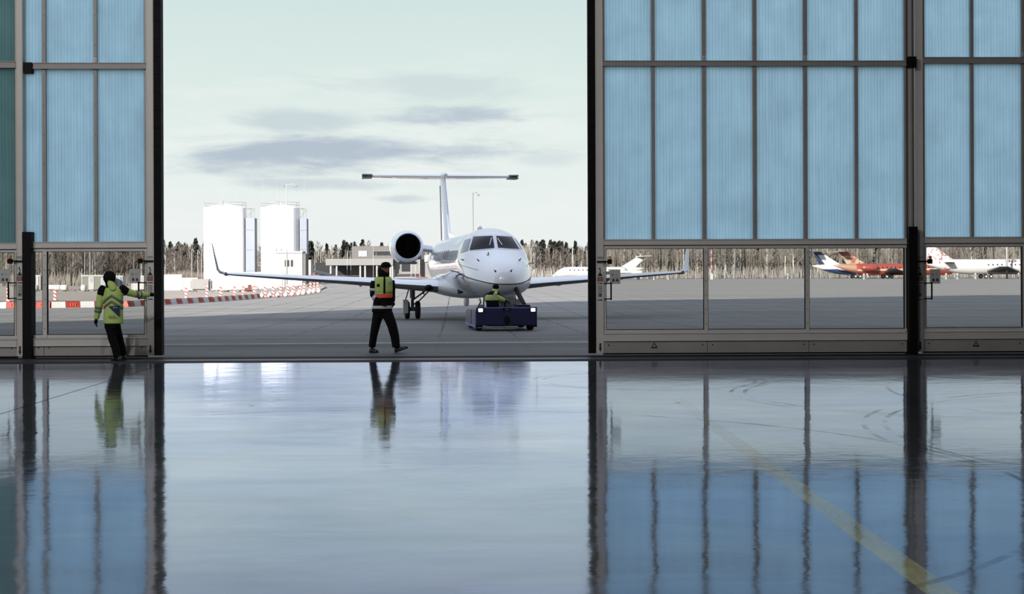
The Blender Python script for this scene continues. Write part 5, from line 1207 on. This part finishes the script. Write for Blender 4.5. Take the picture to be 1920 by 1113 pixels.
# ------------------------------------------------------------------ masts and lamp posts
def lamp(px, ytop, d, label, arm=0, both=False, th=0.10, m='pole_white', group=None, name='lamp_post', head_='pole_white'):
    c = at(px, d); H = zp(ytop, d, px) - c.z; e = empty(name, c, 0, label, 'lamp post' if name == 'lamp_post' else 'pole', group)
    MB().tube([(0, 0, 0), (0, 0, H)], [th, th*0.6], 8).build('pole', m, e, smooth=True)
    k = d / F_PX
    if arm:
        for sgn in ((1, -1) if both else (1,)):
            ax = sgn * arm * k * (1 if sgn > 0 else 0.3)
            MB().tube([(0, 0, H - 0.2), (ax*0.4, 0, H + 0.05), (ax*0.7, 0, H)], th*0.5, 6).build('arm', m, e); MB().box((ax*0.6, -0.2, H - 0.45), (ax, 0.2, H - 0.15), 0, 0.05).build('lantern', 'steel', e)
    return e
lamp(538, 345, 225, 'tall double arm lamp post in front of the right tank', 20, True)
lamp(887, 361, 190, 'tall grey floodlight mast rising behind the jet fuselage', 13, False, 0.12, 'steel')
for px in (360, 371, 378): lamp(px, 467 + (px % 3), 245, 'thin pale lamp post in front of the trees left of the tanks', 4, False, 0.07, group='lamp posts left of the tanks')
for px in (159, 169): lamp(px, 462, 250, 'tall pale lamp post seen through the left window above the green cabin', 0, False, 0.07, group='lamp posts behind the green cabin')
for px in (658, 651): lamp(px, 470, 290, 'thin pale lamp post at the left corner of the terminal', 0, False, 0.07, group='lamp posts beside the terminal')
for px, yt, d_ in ((771, 488, 200), (779, 484, 200), (787, 478, 200)): lamp(px, yt, d_, 'thin white mast standing below the left engine', 0, False, 0.06, group='thin white masts below the engine')
lamp(700, 462, 240, 'thin white mast in front of the terminal windows', 0, False, 0.05, name='flag_mast')
lamp(1074, 460, 300, 'pale lamp post in front of the trees left of the right door post', -2, False, 0.09); lamp(996, 466, 300, 'pale lamp post just right of the jet nose', 2, False, 0.09); lamp(1090, 489, 300, 'short pale post left of the right door post', 0, False, 0.10, name='short_post')
c = at(1334, 300); e = empty('striped_mast', c, 0, 'red and white striped mast seen through the first wide window', 'mast'); q = MB()
for k in range(9): q.tube([(0, 0, k*0.8), (0, 0, k*0.8 + 0.8)], 0.12, 8, mi=k % 2)
q.build('mast_tube', ['barrier_red', 'pole_white'], e); MB().box((-0.3, -0.3, 0), (0.3, 0.3, 1.2)).build('equipment_box', 'white_wall', e)
lamp(1378, 466, 310, 'pale pole standing behind the second wide window', 0, False, 0.10, name='flag_mast')
lamp(1888, 440, 285, 'thick white mast behind the white airliner', 0, False, 0.22, name='thick_mast')

# ------------------------------------------------------------------ perimeter fence
FD = 345; fe = empty('perimeter_fence', at(1250, FD), -YAW, 'long pale wire fence on posts along the far edge of the apron', 'fence')
c = at(1250, FD); k_ = FD / F_PX; ft = MB(); n_p = 0
for px in range(980, 1960, 18):
    X0 = (px - 1250) * k_; 
    if px not in (1106, 1124): MB().box((X0 - 0.06, -0.06, 0), (X0 + 0.06, 0.06, 2.1)).tube([(X0, 0, 2.05), (X0 + 0.1, -0.35, 2.4)], 0.05, 4).build('fence_post', 'pole_white', fe)
for hh in (0.3, 0.8, 1.3, 1.8): ft.tube([((980 - 1250) * k_, 0, hh), ((1950 - 1250) * k_, 0, hh)], 0.022, 4)
ft.build('fence_wire', 'steel', fe)
ws = None
for px, py, d_ in ((1253, 520, 300), (1226, 526, 290), (1477, 520, 315), (1620, 522, 280), (1626, 520, 282), (1774, 524, 270), (1795, 523, 270), (1829, 521, 280), (1910, 521, 285), (1038, 526, 280), (1040, 531, 250), (1088, 529, 260)):
    p = at(px, d_)
    if ws is None: ws = MB().loft([ering((0, 0, z_), r_, r_, 12) for z_, r_ in ((0, 0.26), (0.12, 0.26), (0.18, 0.10), (0.8, 0.10), (0.85, 0.2), (1.15, 0.2), (1.2, 0.06))]).build('apron_marker', 'white_wall', smooth=True); o = ws
    else: o = ws.copy(); C.objects.link(o)
    o.location = p; tag(o, 'small white upright marker standing on the far apron', 'marker', 'small white apron markers')

# ------------------------------------------------------------------ distant airliners (nose towards local +x)
def liv_fus_red(q, v):
    x_, y_, z_ = q.sep(v); n = q.noise(v, 0.8, 3)
    st = q.math('MULTIPLY', q.math('LESS_THAN', q.math('ABSOLUTE', q.math('SUBTRACT', z_, q.math('ADD', 1.85, q.math('MULTIPLY', x_, 0.012)))), 0.2), q.math('GREATER_THAN', x_, 3.0))
    tl = q.rng(q.math('ADD', x_, q.math('MULTIPLY', n, 4)), 7.1, 6.9)
    c_ = q.mix(st, (0.17, 0.030, 0.022, 1), (0.32, 0.25, 0.18, 1)); return q.mix(tl, c_, q.mix(q.math('GREATER_THAN', z_, 1.9), (0.19, 0.06, 0.04, 1), (0.22, 0.12, 0.085, 1)))
def liv_fin_cream(q, v):
    x_, y_, z_ = q.sep(v); n = q.noise(v, 1.2, 4, 0.6, 1.0); c_ = q.mix(q.math('GREATER_THAN', n, 0.52), (0.25, 0.205, 0.15, 1), (0.19, 0.065, 0.045, 1)); return q.mix(q.math('GREATER_THAN', z_, 5.2), c_, (0.12, 0.028, 0.022, 1))
def liv_blue(q, v):
    x_, y_, z_ = q.sep(v); return q.mix(q.math('GREATER_THAN', z_, q.math('ADD', 2.15, q.math('MULTIPLY', x_, 0.02))), (0.016, 0.028, 0.08, 1), (0.34, 0.34, 0.34, 1))
def liv_fin_blue(q, v):
    x_, y_, z_ = q.sep(v); e_ = q.math('MAXIMUM', q.math('GREATER_THAN', z_, 5.7), q.math('LESS_THAN', x_, q.math('ADD', q.math('MULTIPLY', z_, -0.75), 5.6))); return q.mix(e_, (0.34, 0.34, 0.34, 1), (0.014, 0.02, 0.055, 1))
def liv_white(q, v):
    x_, y_, z_ = q.sep(v); n = q.noise(v, 0.5, 3, 0.5, 1.5); m_ = q.math('MULTIPLY', q.math('LESS_THAN', x_, 7.0), q.math('GREATER_THAN', n, 0.56)); return q.mix(m_, (0.34, 0.34, 0.34, 1), (0.22, 0.08, 0.08, 1))
def liv_fin_white(q, v):
    n = q.noise(v, 0.7, 4, 0.55, 2.5); return q.mix(q.math('GREATER_THAN', n, 0.54), (0.34, 0.34, 0.34, 1), (0.20, 0.07, 0.075, 1))
def airliner(label, ptail, d, L, Rr, zc, fin, mf, mfin, mtop, sgn=1, eng=True, ttail=True, wx=0.42, meng='jet_red', wing='jet_grey', lowtail=None, gearx=0.5, winmark=None, rz=0.0):
    c = at(ptail, d); e = empty('parked_airliner', c, (-YAW + rz) if sgn > 0 else PI - YAW + rz, label, 'airplane'); n = 24
    rows = []
    for f_, r_, up in ((0, 0.06, 0.42), (0.04, 0.26, 0.36), (0.12, 0.62, 0.2), (0.22, 0.93, 0.05), (0.3, 1, 0), (0.85, 1, 0), (0.9, 0.93, -0.05), (0.95, 0.7, -0.18), (0.985, 0.38, -0.3), (1.0, 0.04, -0.36)):
        rows.append([(f_*L, Rr*r_*math.cos(2*PI*j/n), zc + Rr*up*1.6 + Rr*r_*math.sin(2*PI*j/n)) for j in range(n)])
    fu = MB().loft(rows).build('fuselage', mf, e, smooth=True)
    (x0, z0), (x1, z1), (x2, z2), (x3, z3) = fin     # root rear, tip rear, tip front, root front
    MB().add([(x0, -0.18, z0), (x1, -0.08, z1), (x2, -0.08, z2), (x3, -0.18, z3), (x0, 0.18, z0), (x1, 0.08, z1), (x2, 0.08, z2), (x3, 0.18, z3)], [(0, 1, 2, 3), (7, 6, 5, 4), (0, 4, 5, 1), (1, 5, 6, 2), (2, 6, 7, 3), (3, 7, 4, 0)]).build('fin', mfin, e)
    tz = z1 if ttail else lowtail[1]; tx = x1 - 0.2 if ttail else lowtail[0]
    for s_ in (-1, 1):
        MB().add([(tx, 0, tz), (tx + 2.4, 0, tz), (tx + 0.6, s_*4.2, tz + 0.1), (tx - 0.7, s_*4.2, tz + 0.1), (tx, 0, tz + 0.22), (tx + 2.4, 0, tz + 0.22), (tx + 0.6, s_*4.2, tz + 0.2), (tx - 0.7, s_*4.2, tz + 0.2)], [(0,1,2,3),(7,6,5,4),(0,4,5,1),(1,5,6,2),(2,6,7,3),(3,7,4,0)]).build('tailplane', mtop, e)
        wz = zc - Rr*0.75; xw = wx*L; hs = L*0.42
        MB().add([(xw, 0, wz), (xw + L*0.2, 0, wz), (xw - L*0.02, s_*hs, wz + 1.1), (xw - L*0.07, s_*hs, wz + 1.1), (xw, 0, wz + 0.45), (xw + L*0.2, 0, wz + 0.35), (xw - L*0.02, s_*hs, wz + 1.2), (xw - L*0.07, s_*hs, wz + 1.2)], [(0,1,2,3),(7,6,5,4),(0,4,5,1),(1,5,6,2),(2,6,7,3),(3,7,4,0)]).build('wing', wing, e)
        if eng:
            MB().lathe([(0.35, 0.21*L), (0.6, 0.24*L), (0.72, 0.29*L), (0.70, 0.335*L), (0.58, 0.345*L)], 'x', (0, s_*(Rr + 0.8), zc + 0.35), 18, cap=(True, True)).build('engine', meng, e, smooth=True)
            MB().box((0.24*L, s_*Rr*0.8, zc + 0.3), (0.31*L, s_*(Rr + 0.3), zc + 0.5)).build('engine_pylon', 'jet_white', e)
        for k in (-0.45, 0.45):
            wv = MB().lathe([(0.01, -0.15), (0.42, -0.15), (0.48, 0), (0.42, 0.15), (0.01, 0.15)], 'y', (gearx*L + k*1.2, s_*1.6, 0.48), 14).build('wheel', 'tyre', e)
            MB().lathe([(0.01, -0.17), (0.2, -0.17), (0.2, 0.17), (0.01, 0.17)], 'y', (gearx*L + k*1.2, s_*1.6, 0.48), 10).build('hub', 'jet_white', wv)
    MB().tube([(gearx*L, 0.8, zc - Rr*0.8), (gearx*L, 1.5, 0.5)], 0.12, 6).tube([(gearx*L, -0.8, zc - Rr*0.8), (gearx*L, -1.5, 0.5)], 0.12, 6).build('main_gear', 'gear', e)
    MB().tube([(0.92*L, 0, zc - Rr*0.8), (0.92*L, 0, 0.35)], 0.09, 6).lathe([(0.01, -0.2), (0.32, -0.2), (0.32, 0.2), (0.01, 0.2)], 'y', (0.92*L, 0, 0.33), 12).build('nose_gear', 'gear', e)
    for k in range(int(L * 0.5 / 0.95)):
        x_ = L*0.4 + k*0.95
        if x_ < L*0.86: 
            for s_ in (-1, 1): MB().box((x_ - 0.13, s_*Rr*0.985, zc + 0.25), (x_ + 0.13, s_*(Rr*1.0), zc + 0.55)).build('cabin_window', 'darkwin', e)
    return e
s1_ = F_PX / 310
J2 = airliner('red regional jet with cream tail and T tailplane parked on the far apron', 1563, 310, 27.2, 1.33, 2.12, ((3.4, 2.7), (1.2, 6.05), (3.3, 6.05), (7.4, 3.3)), livery('red livery', liv_fus_red), livery('cream fin livery', liv_fin_cream), 'jet_cream', gearx=0.90*0.5 + 0.0, meng='jet_red')
J1 = airliner('blue and white regional jet with T tail parked left of the red jet', 1523, 332, 26.8, 1.33, 2.2, ((2.0, 2.6), (0.3, 6.3), (2.2, 6.3), (7.0, 3.3)), livery('blue livery', liv_blue), livery('blue fin livery', liv_fin_blue), 'jet_blue', gearx=0.40, meng='jet_white')
J3 = airliner('large white airliner with red patterned tail parked at the right edge', 1722, 290, 36.0, 1.62, 2.55, ((1.4, 3.2), (1.6, 7.25), (2.9, 7.25), (7.4, 4.1)), livery('white livery', liv_white), livery('red pattern fin', liv_fin_white), 'jet_grey', ttail=False, lowtail=(5.4, 3.35), eng=False, gearx=0.40, wx=0.40)
for k in range(7):
    if k == 4: continue
    x_ = (1881 + k*5.4 - 1722) * 290 / F_PX
    MB().box((x_, -1.60, 3.55), (x_ + 0.16, -1.45, 3.95)).box((x_, -1.60, 3.55 + 0.3*(k % 2)), (x_ + 0.38, -1.45, 3.66 + 0.3*(k % 2))).build('fuselage_lettering', 'jet_red', J3)
J4 = airliner('small white jet with swept T tail partly hidden behind the winglet and notice board', 1209, 300, 20.0, 1.1, 1.75, ((2.6, 2.2), (-0.2, 5.0), (1.8, 5.0), (5.6, 2.6)), 'jet_white', 'jet_white', 'jet_white', sgn=-1, meng='jet_white', wing='jet_white', gearx=0.4)
c = at(1188, 288); e = empty('cargo_trailer', c, 0, 'white box trailer with pale red stripes below the small white jet', 'trailer'); kk = 288 / F_PX
MB().box((-30*kk, 0, 0.3), (16*kk, 2.4, 2.0), 0, 0.05).build('box_body', 'jet_white', e); MB().box((-29*kk, -0.03, 1.3), (-4*kk, 0, 1.5)).box((-26*kk, -0.03, 0.95), (-8*kk, 0, 1.1)).build('side_stripe', 'car_red', e)
for xx in (-2.6, 1.0): MB().lathe([(0.01, -0.15), (0.35, -0.15), (0.35, 0.1), (0.01, 0.1)], 'y', (xx, 0.1, 0.35), 12).build('wheel', 'tyre', e)

# ------------------------------------------------------------------ woods
def bare_tree(h, seed):
    rnd = random.Random(seed); q = MB(); lean = rnd.uniform(-0.03, 0.03) * h
    q.tube([(0, 0, 0), (lean*0.3, 0, h*0.45), (lean, 0, h*0.95)], [0.16, 0.10, 0.03], 5)
    w_ = MB()
    for i in range(58):
        z_ = h * rnd.uniform(0.22, 0.95); a = rnd.uniform(0, 2*PI); L = (1 - z_/h) * h * 0.30 + 0.7; L *= rnd.uniform(0.6, 1.1)
        b0 = Vector((lean*z_/h, 0, z_)); b1 = b0 + Vector((math.cos(a)*L*0.55, math.sin(a)*L*0.55, L*0.7)); b2 = b1 + Vector((math.cos(a)*L*0.15, math.sin(a)*L*0.15, L*0.5))
        w_.tube([b0, b1, b2], [0.05, 0.032, 0.012], 3)
        for k in range(5):
            t_ = rnd.uniform(0.25, 1); p = b0.lerp(b1, t_); a2_ = a + rnd.uniform(-1.2, 1.2); l2 = rnd.uniform(0.4, 1.1)
            pe = p + Vector((math.cos(a2_)*l2*0.5, math.sin(a2_)*l2*0.5, l2*0.8)); w_.add([p + Vector((0.03, 0, 0)), p - Vector((0.03, 0, 0)), pe], [(0, 1, 2)])
    return q, w_
def pine(h, seed):
    rnd = random.Random(seed); q = MB(); q.tube([(0, 0, 0), (0, 0, h*0.95)], [0.17, 0.05], 5); w_ = MB()
    for i in range(150):
        z_ = h * (0.38 + 0.62 * rnd.random()**0.8); rr = (1.04 - z_/h) * h * 0.26 + 0.25; a = rnd.uniform(0, 2*PI); r_ = rr * rnd.uniform(0.5, 1)
        p = Vector((0, 0, z_)); t_ = Vector((math.cos(a)*r_, math.sin(a)*r_, z_ + rnd.uniform(-0.3, 0.25))); s_ = Vector((-math.sin(a), math.cos(a), 0)) * rnd.uniform(0.2, 0.45)
        w_.add([p, p.lerp(t_, 0.6) + s_ + Vector((0, 0, 0.15)), t_, p.lerp(t_, 0.6) - s_ - Vector((0, 0, 0.2)), p.lerp(t_, 0.5) + Vector((0, 0, 0.35))], [(0, 1, 2, 3), (0, 4, 2)])
    return q, w_
protos = {'birch': [], 'brown': [], 'pine': []}
for kind, hs in (('birch', (9.5, 10.5, 8.6)), ('brown', (9.0, 10.0, 8.0)), ('pine', (10.5, 9.0, 11.2))):
    for i, h in enumerate(hs):
        a_, b_ = (pine if kind == 'pine' else bare_tree)(h, 31 + i*7 + len(kind))
        nm = {'birch': 'birch_tree', 'brown': 'bare_tree', 'pine': 'pine_tree'}[kind]
        e = empty(nm, (0, 0, 0)); a_.build('trunk', 'bark_white' if kind == 'birch' else 'bark_brown', e)
        b_.build('crown', {'birch': 'twig_pale', 'brown': 'twig', 'pine': 'needle'}[kind], e, fix=False); protos[kind].append([e, False])
zones = [('behind the left windows', -20, 290, 66), ('left of the storage tanks', 300, 384, 42), ('between the tanks and the terminal', 482, 800, 76), ('right of the jet nose', 975, 1106, 60), ('behind the right hand windows', 1130, 1930, 118)]
for zn, p0, p1, cnt in zones:
    for i in range(cnt):
        px = p0 + (p1 - p0) * (i + random.random()) / cnt
        pf = 0.45 if zn.startswith('between') or zn.startswith('left of') or zn.startswith('right of') else 0.10
        r_ = random.random(); kind = 'pine' if r_ < pf else 'birch' if r_ < pf + (1 - pf) * 0.62 else 'brown'
        pr = random.choice(protos[kind]); d_ = random.uniform(385, 425) if kind == 'pine' else random.uniform(365, 412)
        if not pr[1]: o = pr[0]; pr[1] = True
        else: o = copy_tree(pr[0])
        s_ = random.uniform(0.90, 1.06) * (1.0 if zn.startswith('between') else 1.2 if 'windows' in zn else 1.0)
        c = at(px, d_); o.location = c; o.scale = (s_*1.25, s_*1.25, s_ + (0.5 - c.z) * 0.09); o.rotation_euler = (0, 0, random.uniform(0, 6.28))
        tag(o, {'pine': 'dark green pine tree in the wood ', 'birch': 'bare pale stemmed birch in the wood ', 'brown': 'bare brown leafless tree in the wood '}[kind] + zn, 'tree', {'pine': 'pines ', 'birch': 'birches ', 'brown': 'bare trees '}[kind] + zn)
for kind in protos:
    for e, used in protos[kind]:
        if not used:
            for ch in list(e.children): bpy.data.objects.remove(ch)
            bpy.data.objects.remove(e)
def thicket(label, p0, p1, n, d0, d1, h0, h1, m):
    q = MB()
    for i in range(n):
        px = random.uniform(p0, p1); d_ = random.uniform(d0, d1); c = at(px, d_); h = random.uniform(h0, h1) * (1.0 if 295 < px < 1108 or h1 < 5 else 1.28); w_ = random.uniform(0.05, 0.16); l_ = random.uniform(-0.5, 0.5)
        q.add([c - Vector((w_, 0, 0)), c + Vector((w_, 0, 0)), c + Vector((l_ + w_*0.3, 0.2, h)), c + Vector((l_ - w_*0.3, 0.2, h))], [(0, 1, 2, 3)])
    tag(q.build('thicket', m, fix=False), label, 'thicket', kind='stuff')
thicket('dense brown undergrowth filling the far wood', -60, 1980, 9000, 405, 440, 4.5, 9.2, 'brush')
thicket('pale dry reeds and saplings at the foot of the far wood', -60, 1980, 5000, 352, 375, 0.8, 3.6, 'twig_pale')
thicket('thin grey saplings standing among the far trees', -60, 1980, 4200, 376, 404, 4.0, 8.8, 'twig_pale')
hl = MB(); rows = []
for i in range(260):
    px = -80 + i * 2080 / 259; h = (8.3 if 295 < px < 1108 else 10.4) + 0.9*math.sin(i*0.35) + random.uniform(-0.7, 0.7); a_ = at(px, 442); b_ = at(px, 470); rows.append([(a_.x, a_.y, -1), (a_.x, a_.y + 1.5, h), (b_.x, b_.y, h*0.9), (b_.x, b_.y, -1)])
hl.loft(rows, (True, True), closed=False); tag(hl.build('wood_backdrop_bank', 'brush'), 'solid brown bank of distant wood behind the undergrowth', 'wood', kind='stuff')
# bushes left of the tanks
bs = MB()
for i in range(2600):
    px = random.uniform(298, 392); d_ = random.uniform(300, 330); c = at(px, d_); h = random.uniform(1.2, 3.6) * (1 - 0.35*abs((px - 345)/50)); w_ = random.uniform(0.03, 0.09); l_ = random.uniform(-0.7, 0.7)
    bs.add([c - Vector((w_, 0, 0)), c + Vector((w_, 0, 0)), c + Vector((l_, 0.2, h + 0.8))], [(0, 1, 2)])
tag(bs.build('thicket', 'twig', fix=False), 'brown scrub behind the white storage containers', 'thicket', kind='stuff')
